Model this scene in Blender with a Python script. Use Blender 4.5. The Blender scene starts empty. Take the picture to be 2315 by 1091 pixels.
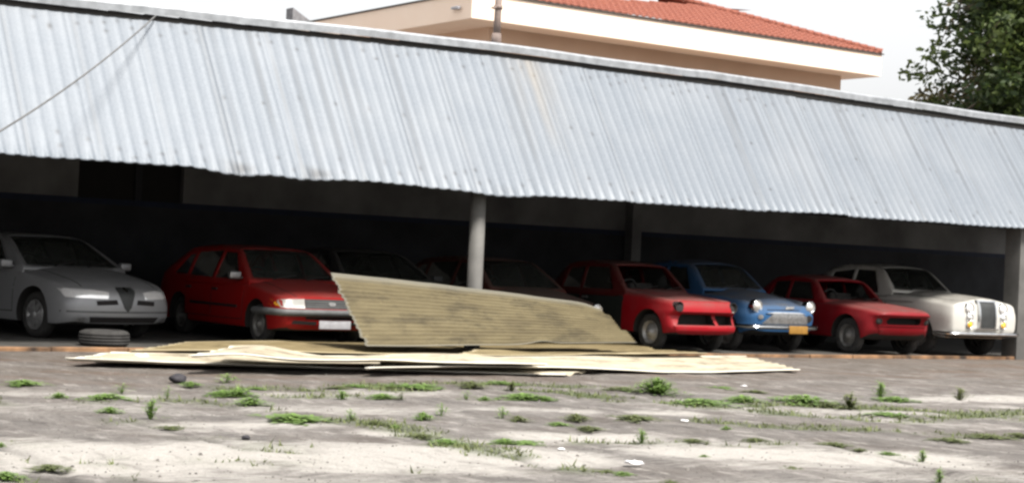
import bpy, bmesh, math, random
import numpy as np
from mathutils import Vector, Matrix
from mathutils.bvhtree import BVHTree
from mathutils.geometry import delaunay_2d_cdt
random.seed(7); rng = np.random.default_rng(7)
SC = bpy.context.scene
COL = SC.collection
R_ = math.radians

# ------------------------------------------------------------------ camera
PW, PH, FPX = 2315, 1091, 3900.0
CAM = Vector((-14.598, -20.723, 1.32))
ROLL, PITCH, AZ = R_(2.6), math.atan(51/3900), R_(55)
fw0 = Vector((math.cos(AZ), math.sin(AZ), 0)); rt0 = Vector((math.sin(AZ), -math.cos(AZ), 0)); zz = Vector((0, 0, 1))
fwd = fw0*math.cos(PITCH)+zz*math.sin(PITCH); up0 = zz*math.cos(PITCH)-fw0*math.sin(PITCH)
camR = rt0*math.cos(ROLL)+up0*math.sin(ROLL); camU = up0*math.cos(ROLL)-rt0*math.sin(ROLL)
cd = bpy.data.cameras.new('camera'); cam = bpy.data.objects.new('camera', cd); COL.objects.link(cam)
cam.matrix_world = Matrix(((camR.x, camU.x, -fwd.x, CAM.x), (camR.y, camU.y, -fwd.y, CAM.y), (camR.z, camU.z, -fwd.z, CAM.z), (0, 0, 0, 1)))
cd.sensor_width = 36; cd.lens = 36*FPX/PW; cd.clip_start = 0.1; cd.clip_end = 3000
SC.camera = cam

def at(px, py, ax, v):
    """the point of the world plane (axis ax at value v) seen at a photo pixel"""
    d = fwd*FPX+camR*(px-PW/2)-camU*(py-PH/2)
    return CAM+d*((v-CAM[ax])/d[ax])

# ------------------------------------------------------------------ materials
def new_mat(name):
    m = bpy.data.materials.new(name); m.use_nodes = True
    nt = m.node_tree; b = nt.nodes['Principled BSDF']
    return m, nt, b
def nd(nt, t, **kw):
    n = nt.nodes.new(t)
    for k, v in kw.items():
        if k in n.inputs: n.inputs[k].default_value = v
        else: setattr(n, k, v)
    return n
def ramp(nt, fac, stops):
    r = nt.nodes.new('ShaderNodeValToRGB'); e = r.color_ramp.elements
    while len(e) < len(stops): e.new(0.5)
    for i, (p, c) in enumerate(stops):
        e[i].position = p; e[i].color = (*c, 1) if len(c) == 3 else c
    nt.links.new(fac, r.inputs[0]); return r.outputs[0]
def mix(nt, fac, a, b):
    m = nt.nodes.new('ShaderNodeMix'); m.data_type = 'RGBA'
    for s, v in ((m.inputs[0], fac), (m.inputs[6], a), (m.inputs[7], b)):
        if hasattr(v, 'links'): nt.links.new(v, s)
        elif isinstance(v, (int, float)): s.default_value = v
        else: s.default_value = (*v, 1)
    return m.outputs[2]
def math_(nt, op, a, b=0.0, c=None):
    m = nt.nodes.new('ShaderNodeMath'); m.operation = op
    for i, v in enumerate((a, b) if c is None else (a, b, c)):
        if hasattr(v, 'links'): nt.links.new(v, m.inputs[i])
        else: m.inputs[i].default_value = v
    return m.outputs[0]
def noise(nt, scale, detail=4, vec=None, rough=.55, mapscale=None, obj=True):
    tc = nt.nodes.new('ShaderNodeTexCoord'); v = tc.outputs['Object']
    if mapscale:
        mp = nt.nodes.new('ShaderNodeMapping'); mp.inputs['Scale'].default_value = mapscale
        nt.links.new(v, mp.inputs[0]); v = mp.outputs[0]
    n = nd(nt, 'ShaderNodeTexNoise', Scale=scale, Detail=detail, Roughness=rough); nt.links.new(v, n.inputs['Vector'])
    return n.outputs['Fac']
def bump(nt, b, h, strength=.3, dist=.02):
    bp = nd(nt, 'ShaderNodeBump', Strength=strength, Distance=dist); nt.links.new(h, bp.inputs['Height']); nt.links.new(bp.outputs[0], b.inputs['Normal'])
def attr(nt, name):
    a = nt.nodes.new('ShaderNodeAttribute'); a.attribute_name = name; return a.outputs['Fac']

def plain(name, col, rough=.6, metal=0., vary=.25, scale=6., spec=.5, bmp=0.):
    m, nt, b = new_mat(name)
    n = noise(nt, scale)
    lo = tuple(c*(1-vary) for c in col); hi = tuple(min(1, c*(1+vary)) for c in col)
    nt.links.new(ramp(nt, n, [(.3, lo), (.7, hi)]), b.inputs['Base Color'])
    b.inputs['Roughness'].default_value = rough; b.inputs['Metallic'].default_value = metal
    b.inputs['Specular IOR Level'].default_value = spec
    if bmp: bump(nt, b, noise(nt, scale*4), bmp)
    return m
def paint(name, col, dust=.7, rough=.46, dustcol=(.085, .078, .068), coat=.05, metal=0.):
    """car paint with settled dust on faces that look up and blotchy dullness elsewhere"""
    m, nt, b = new_mat(name)
    g = nt.nodes.new('ShaderNodeNewGeometry'); s = nt.nodes.new('ShaderNodeSeparateXYZ'); nt.links.new(g.outputs['Normal'], s.inputs[0])
    upf = math_(nt, 'POWER', math_(nt, 'MAXIMUM', s.outputs[2], 0.0), 1.6)
    n1 = noise(nt, 3.5, 6); n2 = noise(nt, 40, 3)
    f = math_(nt, 'MULTIPLY', upf, math_(nt, 'MULTIPLY_ADD', n1, .9, .35))
    f = math_(nt, 'MULTIPLY', f, dust)
    f2 = math_(nt, 'MULTIPLY_ADD', n1, .16, -.05)
    f = math_(nt, 'MINIMUM', math_(nt, 'ADD', f, math_(nt, 'MULTIPLY', f2, dust)), .92)
    nf = noise(nt, 1.6, 5, rough=.65); c = mix(nt, math_(nt, 'MULTIPLY', n2, .25), col, tuple(x*.7 for x in col))
    c = mix(nt, ramp(nt, nf, [(.45, (0, 0, 0)), (.70, (.45, .45, .45))]), c, tuple(x*.75+.02 for x in col))
    ng = noise(nt, 6, 7, rough=.75); f = math_(nt, 'ADD', f, math_(nt, 'MULTIPLY', math_(nt, 'MAXIMUM', math_(nt, 'MULTIPLY_ADD', ng, 3.0, -1.72), 0.0), .5*dust))
    nt.links.new(mix(nt, f, c, dustcol), b.inputs['Base Color'])
    nt.links.new(math_(nt, 'MULTIPLY_ADD', f, .5, rough), b.inputs['Roughness'])
    b.inputs['Coat Weight'].default_value = coat; b.inputs['Specular IOR Level'].default_value = .15; b.inputs['Coat Roughness'].default_value = .2; b.inputs['Metallic'].default_value = metal
    return m

M = {}
M['rubber'] = plain('tyre rubber', (.022, .021, .02), .85, vary=.5, scale=9)
M['rubber_dusty'] = plain('dusty tyre rubber', (.026, .025, .024), .9, vary=.45, scale=9, bmp=.2)
M['black'] = plain('black plastic', (.012, .012, .012), .6)
M['under'] = plain('dark underbody', (.010, .009, .008), .9)
M['interior'] = plain('dark interior', (.014, .013, .012), .9)
M['seat'] = plain('dusty seat cloth', (.03, .028, .026), .95)
M['chrome'] = plain('pitted chrome', (.62, .63, .64), .16, 1.0, vary=.2, scale=25)
M['dull_chrome'] = plain('dull grey metal', (.26, .26, .26), .42, .7, vary=.3, scale=18)
M['rim'] = plain('dirty steel rim', (.17, .165, .155), .5, .5, vary=.35, scale=10)
M['alloy'] = plain('dusty alloy rim', (.33, .33, .33), .45, .55, vary=.3, scale=10)
M['grille'] = plain('dark grille', (.028, .03, .03), .5, .1)
M['greytrim'] = plain('grey bumper rubber', (.075, .078, .08), .6)
M['hole'] = plain('empty lamp bucket', (.008, .006, .006), .9)
M['plate_white'] = plain('white plate', (.36, .36, .385), .45, vary=.15, scale=14)
M['plate_yellow'] = plain('amber plate', (.25, .13, .022), .45, vary=.15, scale=14)
M['amber'] = plain('amber lens', (.75, .42, .03), .2, vary=.2, scale=20)
M['char_dark'] = plain('plate lettering', (.03, .03, .05), .6)
def lens_mat(name, col=(.98, .98, .98)):
    m, nt, b = new_mat(name)
    n = noise(nt, 60, 2, mapscale=(1, 1, .2))
    nt.links.new(ramp(nt, n, [(.3, tuple(c*.85 for c in col)), (.7, col)]), b.inputs['Base Color'])
    b.inputs['Roughness'].default_value = .16; b.inputs['Metallic'].default_value = .42
    b.inputs['Coat Weight'].default_value = 1.0; b.inputs['Coat Roughness'].default_value = .03
    return m
M['lens'] = lens_mat('headlight lens'); M['lens_dusty'] = lens_mat('dusty headlight lens', (.6, .6, .57))
def glass_mat(name, dusty=.25):
    m, nt, b = new_mat(name)
    out = nt.nodes['Material Output']
    gl = nd(nt, 'ShaderNodeBsdfGlossy', Roughness=.06); gl.inputs[0].default_value = (.8, .85, .85, 1)
    tr = nt.nodes.new('ShaderNodeBsdfTransparent'); tr.inputs[0].default_value = (.62, .68, .66, 1)
    df = nt.nodes.new('ShaderNodeBsdfDiffuse'); df.inputs[0].default_value = (.045, .048, .044, 1)
    lw = nd(nt, 'ShaderNodeFresnel', IOR=1.5)
    m1 = nt.nodes.new('ShaderNodeMixShader'); m2 = nt.nodes.new('ShaderNodeMixShader')
    nt.links.new(lw.outputs[0], m1.inputs[0]); nt.links.new(tr.outputs[0], m1.inputs[1]); nt.links.new(gl.outputs[0], m1.inputs[2])
    nt.links.new(math_(nt, 'MULTIPLY', noise(nt, 3), dusty*2), m2.inputs[0]); nt.links.new(m1.outputs[0], m2.inputs[1]); nt.links.new(df.outputs[0], m2.inputs[2])
    nt.links.new(m2.outputs[0], out.inputs[0]); return m
M['glass'] = glass_mat('dusty car glass')
M['glass_dirty'] = glass_mat('very dusty car glass', .42)

# ------------------------------------------------------------------ object helpers
def link_bm(name, bm, mat, parent=None, smooth=35, mats=None):
    me = bpy.data.meshes.new(name)
    if smooth:
        for f in bm.faces: f.smooth = True
        lim = R_(smooth)
        for e in bm.edges:
            if len(e.link_faces) == 2 and e.calc_face_angle(0) > lim: e.smooth = False
    bm.to_mesh(me); bm.free()
    o = bpy.data.objects.new(name, me); COL.objects.link(o)
    for m in (mats or [mat]): me.materials.append(m)
    if parent: o.parent = parent
    return o
def tag(o, label, cat, group=None, kind=None):
    if label: o['label'] = label
    if cat: o['category'] = cat
    if group: o['group'] = group
    if kind: o['kind'] = kind
    return o
def thing(name, label, cat, loc, rz=0, group=None):
    o = bpy.data.objects.new(name, None); COL.objects.link(o); o.empty_display_size = .3
    o.location = loc; o.rotation_euler = (0, 0, rz)
    return tag(o, label, cat, group)
def struct(o): o['kind'] = 'structure'; return o
def box(bm, lo, hi, mi=0):
    x0, y0, z0 = lo; x1, y1, z1 = hi
    v = [bm.verts.new(p) for p in ((x0, y0, z0), (x1, y0, z0), (x1, y1, z0), (x0, y1, z0), (x0, y0, z1), (x1, y0, z1), (x1, y1, z1), (x0, y1, z1))]
    for q in ((3, 2, 1, 0), (4, 5, 6, 7), (0, 1, 5, 4), (1, 2, 6, 5), (2, 3, 7, 6), (3, 0, 4, 7)):
        f = bm.faces.new([v[i] for i in q]); f.material_index = mi
def bevelled(bm, w=.01, seg=2):
    bmesh.ops.bevel(bm, geom=list(bm.edges), offset=w, segments=seg, affect='EDGES', profile=.6)
def tube(bm, pts, r, n=8, cap=True):
    pts = [Vector(p) for p in pts]; rings = []
    rr = r if isinstance(r, (list, tuple)) else [r]*len(pts)
    for i, p in enumerate(pts):
        t = (pts[min(i+1, len(pts)-1)]-pts[max(i-1, 0)]).normalized()
        a = t.cross(Vector((0, 0, 1)) if abs(t.z) < .9 else Vector((1, 0, 0))).normalized(); b = t.cross(a)
        rings.append([bm.verts.new(p+(a*math.cos(k*2*math.pi/n)+b*math.sin(k*2*math.pi/n))*rr[i]) for k in range(n)])
    for a, b in zip(rings, rings[1:]):
        for k in range(n): bm.faces.new((a[k], a[(k+1) % n], b[(k+1) % n], b[k]))
    if cap: bm.faces.new(rings[0][::-1]); bm.faces.new(rings[-1])
def lathe(bm, prof, origin, axis, n=28, mi=0, scale=(1, 1)):
    """prof: list of (distance along axis, radius)"""
    ax = Vector(axis).normalized(); u = ax.cross(Vector((0, 0, 1)) if abs(ax.z) < .9 else Vector((1, 0, 0))).normalized(); w = ax.cross(u)
    o = Vector(origin); rings = []
    for d, r in prof:
        if r < 1e-5: rings.append([bm.verts.new(o+ax*d)])
        else: rings.append([bm.verts.new(o+ax*d+(u*math.cos(k*2*math.pi/n)*scale[0]+w*math.sin(k*2*math.pi/n)*scale[1])*r) for k in range(n)])
    for a, b in zip(rings, rings[1:]):
        for k in range(n):
            k2 = (k+1) % n
            if len(a) == 1 and len(b) == 1: continue
            if len(a) == 1: f = bm.faces.new((a[0], b[k2], b[k]))
            elif len(b) == 1: f = bm.faces.new((a[k], a[k2], b[0]))
            else: f = bm.faces.new((a[k], a[k2], b[k2], b[k]))
            f.material_index = mi
def inpoly(p, poly):
    x, y = p; c = False; n = len(poly)
    for i in range(n):
        x1, y1 = poly[i]; x2, y2 = poly[i-1]
        if (y1 > y) != (y2 > y) and x < (x2-x1)*(y-y1)/(y2-y1)+x1: c = not c
    return c
def densify(poly, step):
    out = []
    for i in range(len(poly)):
        a, b = poly[i], poly[(i+1) % len(poly)]
        n = max(1, int(math.hypot(b[0]-a[0], b[1]-a[1])/step))
        out += [(a[0]+(b[0]-a[0])*k/n, a[1]+(b[1]-a[1])*k/n) for k in range(n)]
    return out
def cdt(outer, holes=(), step=.06):
    outer = densify(outer, step); holes = [densify(h, step) for h in holes]
    vs, es = [], []
    for loop in [outer]+holes:
        k = len(vs); n = len(loop); vs += [Vector(p) for p in loop]; es += [(k+i, k+(i+1) % n) for i in range(n)]
    xs = [p[0] for p in outer]; ys = [p[1] for p in outer]
    x = min(xs)+step/2
    while x < max(xs):
        y = min(ys)+step/2
        while y < max(ys):
            if inpoly((x, y), outer) and not any(inpoly((x, y), h) for h in holes): vs.append(Vector((x, y)))
            y += step
        x += step
    v, e, f = delaunay_2d_cdt(vs, es, [], 0, 1e-5)[:3]
    keep = []
    for t in f:
        c = (sum(v[i].x for i in t)/len(t), sum(v[i].y for i in t)/len(t))
        if inpoly(c, outer) and not any(inpoly(c, h) for h in holes): keep.append(t)
    return [(p.x, p.y) for p in v], keep
def pchip(pts):
    xs = np.array([p[0] for p in pts], float); ys = np.array([p[1] for p in pts], float)
    if len(xs) == 1: return lambda x: ys[0]
    h = np.diff(xs); d = np.diff(ys)/h; m = np.zeros(len(xs)); m[0] = d[0]; m[-1] = d[-1]
    for i in range(1, len(xs)-1):
        if d[i-1]*d[i] > 0:
            w1 = 2*h[i]+h[i-1]; w2 = h[i]+2*h[i-1]; m[i] = (w1+w2)/(w1/d[i-1]+w2/d[i])
    def f(x):
        x = min(max(x, xs[0]), xs[-1]); i = min(max(int(np.searchsorted(xs, x))-1, 0), len(h)-1); t = (x-xs[i])/h[i]
        return float((2*t**3-3*t*t+1)*ys[i]+(t**3-2*t*t+t)*h[i]*m[i]+(-2*t**3+3*t*t)*ys[i+1]+(t**3-t*t)*h[i]*m[i+1])
    return f

# ------------------------------------------------------------------ cars
def to_mesh_apply(o):
    dg = bpy.context.evaluated_depsgraph_get()
    return bpy.data.meshes.new_from_object(o.evaluated_get(dg))
def catmull(P, k=3):
    out = []; n = len(P)
    for i in range(n-1):
        p0 = P[max(i-1, 0)]; p1 = P[i]; p2 = P[i+1]; p3 = P[min(i+2, n-1)]
        for j in range(k):
            t = j/k
            out.append(tuple(.5*((2*b)+(-a+c)*t+(2*a-5*b+4*c-d)*t*t+(-a+3*b-3*c+d)*t**3) for a, b, c, d in zip(p0, p1, p2, p3)))
    out.append(P[-1]); return out

class Car:
    def __init__(self, S, loc, yaw, name, label, group=None):
        self.S = S; self.fo = S['fo']
        self.root = thing(name, label, 'car', loc, R_(yaw-90), group)
        self.hull()
    def X(self, s): return self.fo-s
    def hull(self):
        S = self.S; L = S['L']; W0 = S['W']
        F = {k: pchip(S[k]) for k in ('zb', 'zs', 'zf', 'zv', 'zc', 'wm')}
        nose = pchip(S['nose']); tail = pchip(S.get('tail', [(0, 0), (1, .0)]))
        ss = [0.0]+[.6*(i/15)**1.7 for i in range(1, 16)]
        ss += list(np.linspace(.6, L-.5, 34)[1:]); ss += [L-.5*(1-i/9)**1.7 for i in range(1, 10)]+[L]
        ss = sorted(set(round(x, 4) for x in ss))
        bm = bmesh.new(); rings = []
        def place(s, y, z):
            x = self.fo-s
            k = max(0, 1-s/.55)**2; x -= nose(z)*k + S['bow']*(y/W0)**2*k
            k = max(0, 1-(L-s)/.5)**2; x += tail(z)*k + S['bow']*(y/W0)**2*k
            return Vector((x, y, z))
        def ringpts(s):
            def plan(d, rn, nf):
                t = min(d/rn, 1); return nf+(1-nf)*(1-(1-t)**2.4)**(1/2.4)
            W = F['wm'](s)*plan(s, S['rn'], S['nf'])*plan(L-s, .5, .8)
            zb, zs, zf, zv, zc = (F[k](s) for k in ('zb', 'zs', 'zf', 'zv', 'zc')); h = zs-zb; ws = S['ws']
            P = [(0, zb), (.6*W, zb), (.93*W, zb+.012), (.985*W, zb+.06), (W, zb+.38*h), (.997*W, zb+.7*h), (ws*W, zs-.03),
                 ((ws-.035)*W, zs+(zf-zs)*.5), (.83*W, zf), (.66*W, zv), (.36*W, zv+(zc-zv)*.72), (0, zc)]
            return catmull(P, 3)
        for s in ss:
            P = ringpts(s)
            full = [(y, z) for y, z in P]+[(-y, z) for y, z in P[-2:0:-1]]
            rings.append([bm.verts.new(place(s, y, z)) for y, z in full])
        n = len(rings[0])
        c0, c1 = S['cabin']['path'][0][0]-.0, S['cabin']['path'][-1][0]
        for i, (a, b) in enumerate(zip(rings, rings[1:])):
            for k in range(n):
                f = bm.faces.new((a[k], b[k], b[(k+1) % n], a[(k+1) % n]))
                half = k if k < n/2 else n-1-k
                if half < 7: f.material_index = 1
                sm = (ss[i]+ss[i+1])/2
                if c0+.1 < sm < c1-.12 and half > 24: f.material_index = 1
        for ring, s, flip in ((rings[0], 0.0, False), (rings[-1], L, True)):
            m = n//2
            prevs = None; cols = 8
            rows = []
            for i in range(0, m+1):
                a = ring[i]; b = ring[(n-i) % n]
                if a is b: rows.append([a]*(cols+1)); continue
                r = [a]
                for c in range(1, cols):
                    t = c/cols; y = a.co.y*(1-2*t); r.append(bm.verts.new(place(s, y, a.co.z)))
                r.append(b); rows.append(r)
            for r0, r1 in zip(rows, rows[1:]):
                for c in range(cols):
                    q = []
                    for v in (r0[c], r0[c+1], r1[c+1], r1[c]):
                        if v not in q: q.append(v)
                    if len(q) > 2:
                        try: bm.faces.new(q if flip else q[::-1])
                        except ValueError: pass
        bmesh.ops.recalc_face_normals(bm, faces=bm.faces)
        bm.normal_update()
        self.bvh = BVHTree.FromBMesh(bm)
        body = link_bm('body', bm, None, mats=[S['paint'], M['under']])
        cb = bmesh.new(); ra = S['ra']; W = W0
        for ax in (0.0, -S['wb']):
            for sg in (1, -1):
                lathe(cb, [(0, 0), (0, ra), (.5, ra), (.5, 0)], (ax, sg*(W-.3), S['ar_z'] if ax == 0 else S['ar_z']), (0, sg, 0), 36)
        for c in S.get('cuts', []):   # openings in the nose: polygon in (y, z) cut 0.2 m deep
            x0 = self.ray_f(c[0][0]*.5+c[len(c)//2][0]*.5, c[0][1]*.5+c[len(c)//2][1]*.5).x-.16
            lo = [cb.verts.new((x0, y, z)) for y, z in c]; hi = [cb.verts.new((x0+.8, y, z)) for y, z in c]
            cb.faces.new(lo[::-1]); cb.faces.new(hi)
            for i in range(len(c)): cb.faces.new((lo[i], lo[(i+1) % len(c)], hi[(i+1) % len(c)], hi[i]))
        bmesh.ops.recalc_face_normals(cb, faces=cb.faces)
        cut = link_bm('cutter', cb, M['under'], smooth=0)
        mod = body.modifiers.new('arches', 'BOOLEAN'); mod.object = cut; mod.solver = 'EXACT'; mod.operation = 'DIFFERENCE'; mod.material_mode = 'TRANSFER'
        me = to_mesh_apply(body)
        bpy.data.objects.remove(body); bpy.data.objects.remove(cut)
        bm = bmesh.new(); bm.from_mesh(me); mats = list(me.materials)
        bpy.data.meshes.remove(me)
        self.body = link_bm('body', bm, None, self.root, 32, mats=mats)
    def ray_f(self, y, z): 
        h = self.bvh.ray_cast(Vector((4, y, z)), Vector((-1, 0, 0))); return h[0] or Vector((self.fo-.1, y, z))
    def conform(self, name, poly, mat, axis='F', off=.006, depth=.015, step=.05, parent=None):
        v2, tris = cdt(poly, (), step); bm = bmesh.new(); vs = []
        for a, b in v2:
            if axis == 'F': o, d = Vector((4, a, b)), Vector((-1, 0, 0))
            elif axis == 'R': o, d = Vector((a, -3, b)), Vector((0, 1, 0))
            elif axis == 'L': o, d = Vector((a, 3, b)), Vector((0, -1, 0))
            else: o, d = Vector((a, b, 3)), Vector((0, 0, -1))
            h = self.bvh.ray_cast(o, d)
            vs.append(bm.verts.new(h[0]-d*off) if h[0] else None)
        dd = d
        for t in tris:
            q = [vs[i] for i in t]
            if None in q: continue
            xs = [v.co.dot(dd) for v in q]
            if max(xs)-min(xs) > .35: continue
            f = bm.faces.new(q); f.normal_update()
            if f.normal.dot(dd) > 0: f.normal_flip()
        edges = [e for e in bm.edges if len(e.link_faces) == 1]
        r = bmesh.ops.extrude_edge_only(bm, edges=edges)
        bmesh.ops.translate(bm, verts=[g for g in r['geom'] if isinstance(g, bmesh.types.BMVert)], vec=dd*depth)
        for v in [v for v in bm.verts if not v.link_faces]: bm.verts.remove(v)
        return link_bm(name, bm, mat, parent or self.root, 40)
    def lamp(self, y, z, r, mat=None, ring='chrome', proud=.02, name='headlight', x=None, bezel=.018, hollow=False):
        p = self.ray_f(y, z); x = p.x if x is None else x
        bm = bmesh.new()
        if hollow:
            lathe(bm, [(.0, r), (proud, r*1.02), (proud, r*.9), (-.10, r*.75), (-.11, 0)], (x, y, z), (1, 0, 0), 24)
            return link_bm('headlight_bucket', bm, M['hole'], self.root)
        lathe(bm, [(-.05, r), (proud-.01, r), (proud+.002, r*.9), (proud+.02, r*.6), (proud+.028, 0)], (x, y, z), (1, 0, 0), 24)
        o = link_bm(name, bm, mat or M['lens'], self.root)
        if ring:
            bm = bmesh.new()
            lathe(bm, [(-.06, r+bezel), (proud, r+bezel), (proud+.012, r+bezel*.5), (proud+.004, r*.95), (-.02, r*.95)], (x, y, z), (1, 0, 0), 28)
            link_bm('bezel', bm, M[ring], o)
        return o
    def wheel(self, ax, sg, rimmat, tyremat='rubber', hub=True):
        S = self.S; r, w = S['r'], S.get('tw', .185); y = sg*(S['W']-.045)
        e = bpy.data.objects.new('wheel', None); COL.objects.link(e); e.parent = self.root; e.location = (ax, y, r); e.empty_display_size = .2
        bm = bmesh.new(); rr = S['rr']
        lathe(bm, [(-w, rr*.98), (-w*.98, r*.9), (-w*.85, r*.985), (-w*.5, r), (-w*.15, r*.985), (-w*.02, r*.91), (.004, (r+rr)/2), (-.008, rr*1.02), (-.03, rr*.98), (-w, rr*.98)], (0, 0, 0), (0, sg, 0), 40)
        link_bm('tyre', bm, M[tyremat], e, 50)
        bm = bmesh.new()
        lathe(bm, [(-w*.9, rr*.97), (-.012, rr*.99), (-.002, rr*.97), (-.02, rr*.88), (-.05, rr*.84), (-.055, rr*.7), (-.02, rr*.5), (-.015, rr*.34), (.012, rr*.3), (.022, rr*.12), (.024, 0)], (0, 0, 0), (0, sg, 0), 32)
        link_bm('rim', bm, M[rimmat], e, 50)
        if S.get('spokes'):
            bm = bmesh.new()
            for k in range(S['spokes']):
                a = 2*math.pi*k/S['spokes']; c, s_ = math.cos(a), math.sin(a)
                for da, wd in ((0, .035),):
                    p0 = Vector((c*rr*.28, sg*.0, s_*rr*.28)); p1 = Vector((c*rr*.9, -sg*.012, s_*rr*.9)); t = Vector((-s_, 0, c))*wd
                    o = Vector((0, sg*.012, 0)); vs = [bm.verts.new(p) for p in (p0-t*.8, p0+t*.8, p1+t, p1-t, p0-t*.8+o, p0+t*.8+o, p1+t+o, p1-t+o)]
                    for q in ((0, 1, 2, 3), (4, 5, 6, 7), (0, 1, 5, 4), (1, 2, 6, 5), (2, 3, 7, 6), (3, 0, 4, 7)): bm.faces.new([vs[i] for i in q])
            bmesh.ops.recalc_face_normals(bm, faces=bm.faces)
            link_bm('spokes', bm, M[rimmat], e, 40)
        return e
    def wheels(self, rimmat='rim', tyremat='rubber'):
        for ax in (0, -self.S['wb']):
            for sg in (-1, 1): self.wheel(ax, sg, rimmat, tyremat)
    def cabin(self, glass='glass', windscreen=True, side_glass=True, mat=None):
        S = self.S; K = S['cabin']; path = K['path']; nseg = K['n']   # path points, nseg = (rows per leg)
        mat = mat or S['paint']
        zb = K['zb']; zr = max(z for s, z in path); wb, wr, cv = K['wb'], K['wr'], K['curve']
        hw = lambda z: wb+(wr-wb)*min(1, max(0, (z-zb)/(zr-zb)))**1.25
        rows = []; kinds = []
        P = catmull([tuple(p) for p in path], 6) if K.get('soft') else None
        legs = list(zip(path, path[1:]))
        for li, (a, b) in enumerate(legs):
            n = nseg[li]
            for j in range(n):
                t = j/n
                rows.append((a[0]+(b[0]-a[0])*t, a[1]+(b[1]-a[1])*t)); kinds.append(li)
        rows.append(path[-1]); kinds.append(len(legs)-1)
        # round the corners of the path a little, keeping the ends
        for it in range(K.get('smooth', 1)):
            r2 = rows[:]
            for i in range(1, len(rows)-1):
                r2[i] = tuple((rows[i-1][q]+2*rows[i][q]+rows[i+1][q])/4 for q in (0, 1))
            rows = r2
        smin, smax = rows[0][0], rows[-1][0]
        cols = [-1, -.965, -.9, -.75, -.5, -.25, 0, .25, .5, .75, .9, .965, 1]
        smid = (path[1][0]+path[-2][0])/2
        def top(i, v):
            s, z = rows[i]
            sf = (smid-s)/(smid-smin) if s < smid else -(s-smid)/(smax-smid)
            sf = math.copysign(min(1, abs(sf)*1.6), sf)
            hfrac = min(1, max(0, (z-zb)/(zr-zb)))
            y = v*hw(z)
            z2 = z+K['crown']*hfrac*(1-v*v)
            return Vector((self.X(s-cv*sf*(1-v*v)), y, z2))
        bm = bmesh.new(); gw = bmesh.new(); gr = bmesh.new()
        V = [[bm.verts.new(top(i, v)) for v in cols] for i in range(len(rows))]
        wi = [i for i, k in enumerate(kinds) if k == 0]; ri = [i for i, k in enumerate(kinds) if k == len(legs)-1]
        w0, w1 = wi[0]+K.get('w_lo', 1), wi[-1]+1-K.get('w_hi', 1); r0, r1 = ri[0]+1, ri[-1]-K.get('r_lo', 2)
        for i in range(len(rows)-1):
            for c in range(len(cols)-1):
                inw = w0 <= i < w1 and 2 <= c < len(cols)-3; inr = r0 <= i < r1 and 2 <= c < len(cols)-3
                if inw or inr:
                    g = gw if inw else gr
                    g.faces.new([g.verts.new(V[a][b].co.copy()) for a, b in ((i, c), (i, c+1), (i+1, c+1), (i+1, c))])
                else: bm.faces.new((V[i][c], V[i][c+1], V[i+1][c+1], V[i+1][c]))
        # sides: outline = path edge + belt line, with window openings
        outer = [(s, z) for s, z in rows]+[(smax, zb-.06), (smin, zb-.06)]
        wins = K['windows']
        def side(sg, s, z):
            k = (s-smin)/(smax-smin); bowy = K.get('sidebow', .03)*(1-(2*k-1)**2)
            return Vector((self.X(s), sg*(hw(z)+bowy*max(0, 1-(z-zb)/(zr-zb))), z))
        v2, tris = cdt(outer, wins, .07)
        for sg in (1, -1):
            vs = [bm.verts.new(side(sg, a, b)) for a, b in v2]
            for t in tris: bm.faces.new([vs[i] for i in t])
        bmesh.ops.remove_doubles(bm, verts=bm.verts, dist=.004)
        bmesh.ops.recalc_face_normals(bm, faces=bm.faces)
        ctr = Vector((self.X(smid), 0, zb))
        f = max(bm.faces, key=lambda f: f.calc_center_median().z)
        if f.normal.z < 0: bmesh.ops.reverse_faces(bm, faces=bm.faces)
        o = link_bm('roof', bm, mat, self.root, 50)
        sm = o.modifiers.new('thickness', 'SOLIDIFY'); sm.thickness = .03; sm.offset = -1
        for g, nm, on in ((gw, 'windscreen', windscreen), (gr, 'rear_window', True)):
            bmesh.ops.remove_doubles(g, verts=g.verts, dist=.001)
            if on and len(g.faces): link_bm(nm, g, M[glass], self.root)
            else: g.free()
        for w in wins:
            a, t = cdt(w, (), .15)
            for sg in (1, -1):
                if not side_glass: continue
                g = bmesh.new(); vs = [g.verts.new(side(sg, p, q)-Vector((0, sg*.012, 0))) for p, q in a]
                for q in t: g.faces.new([vs[i] for i in q])
                link_bm('side_window', g, M[glass], self.root)
        # seats, dashboard and steering wheel seen through the glass
        s0 = path[1][0]
        for y in (-.36, .36):
            for s in (s0+.35, s0+1.15):
                if s > path[-2][0]-.15: continue
                b = bmesh.new(); box(b, (self.X(s)-.12, y-.25, zb-.35), (self.X(s), y+.25, zb+.17)); bevelled(b, .045, 3)
                link_bm('seat', b, M['seat'], self.root)
        b = bmesh.new(); tube(b, [(self.X(s0-.12)+math.cos(a)*.06, -.36+math.sin(a)*.18, zb+.06+math.cos(a)*.17) for a in np.linspace(0, 2*math.pi, 21)], .014, 6, False)
        link_bm('steering_wheel', b, M['black'], self.root)
    def doors(self, ranges, z0, z1, handle=True):
        for a, b in ranges:
            for ax in 'RL':
                xa, xb = self.X(a), self.X(b)
                self.conform('door_seam', [(xb+.008, z0-.012), (xa+.012, z0-.002), (xa+.022, z1+.012), (xb-.012, z1+.012)], M['hole'], ax, .0012, .004, .09)
                d = self.conform('door', [(xb+.02, z0), (xa, z0+.01), (xa+.01, z1), (xb, z1)], self.S['paint'], ax, .003, .012, .09)
                if handle:
                    self.conform('handle', [(xb+.06, z1-.10), (xb+.2, z1-.10), (xb+.2, z1-.07), (xb+.06, z1-.07)], M[self.S.get('handle', 'chrome')], ax, .03, .03, .05, d)
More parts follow.
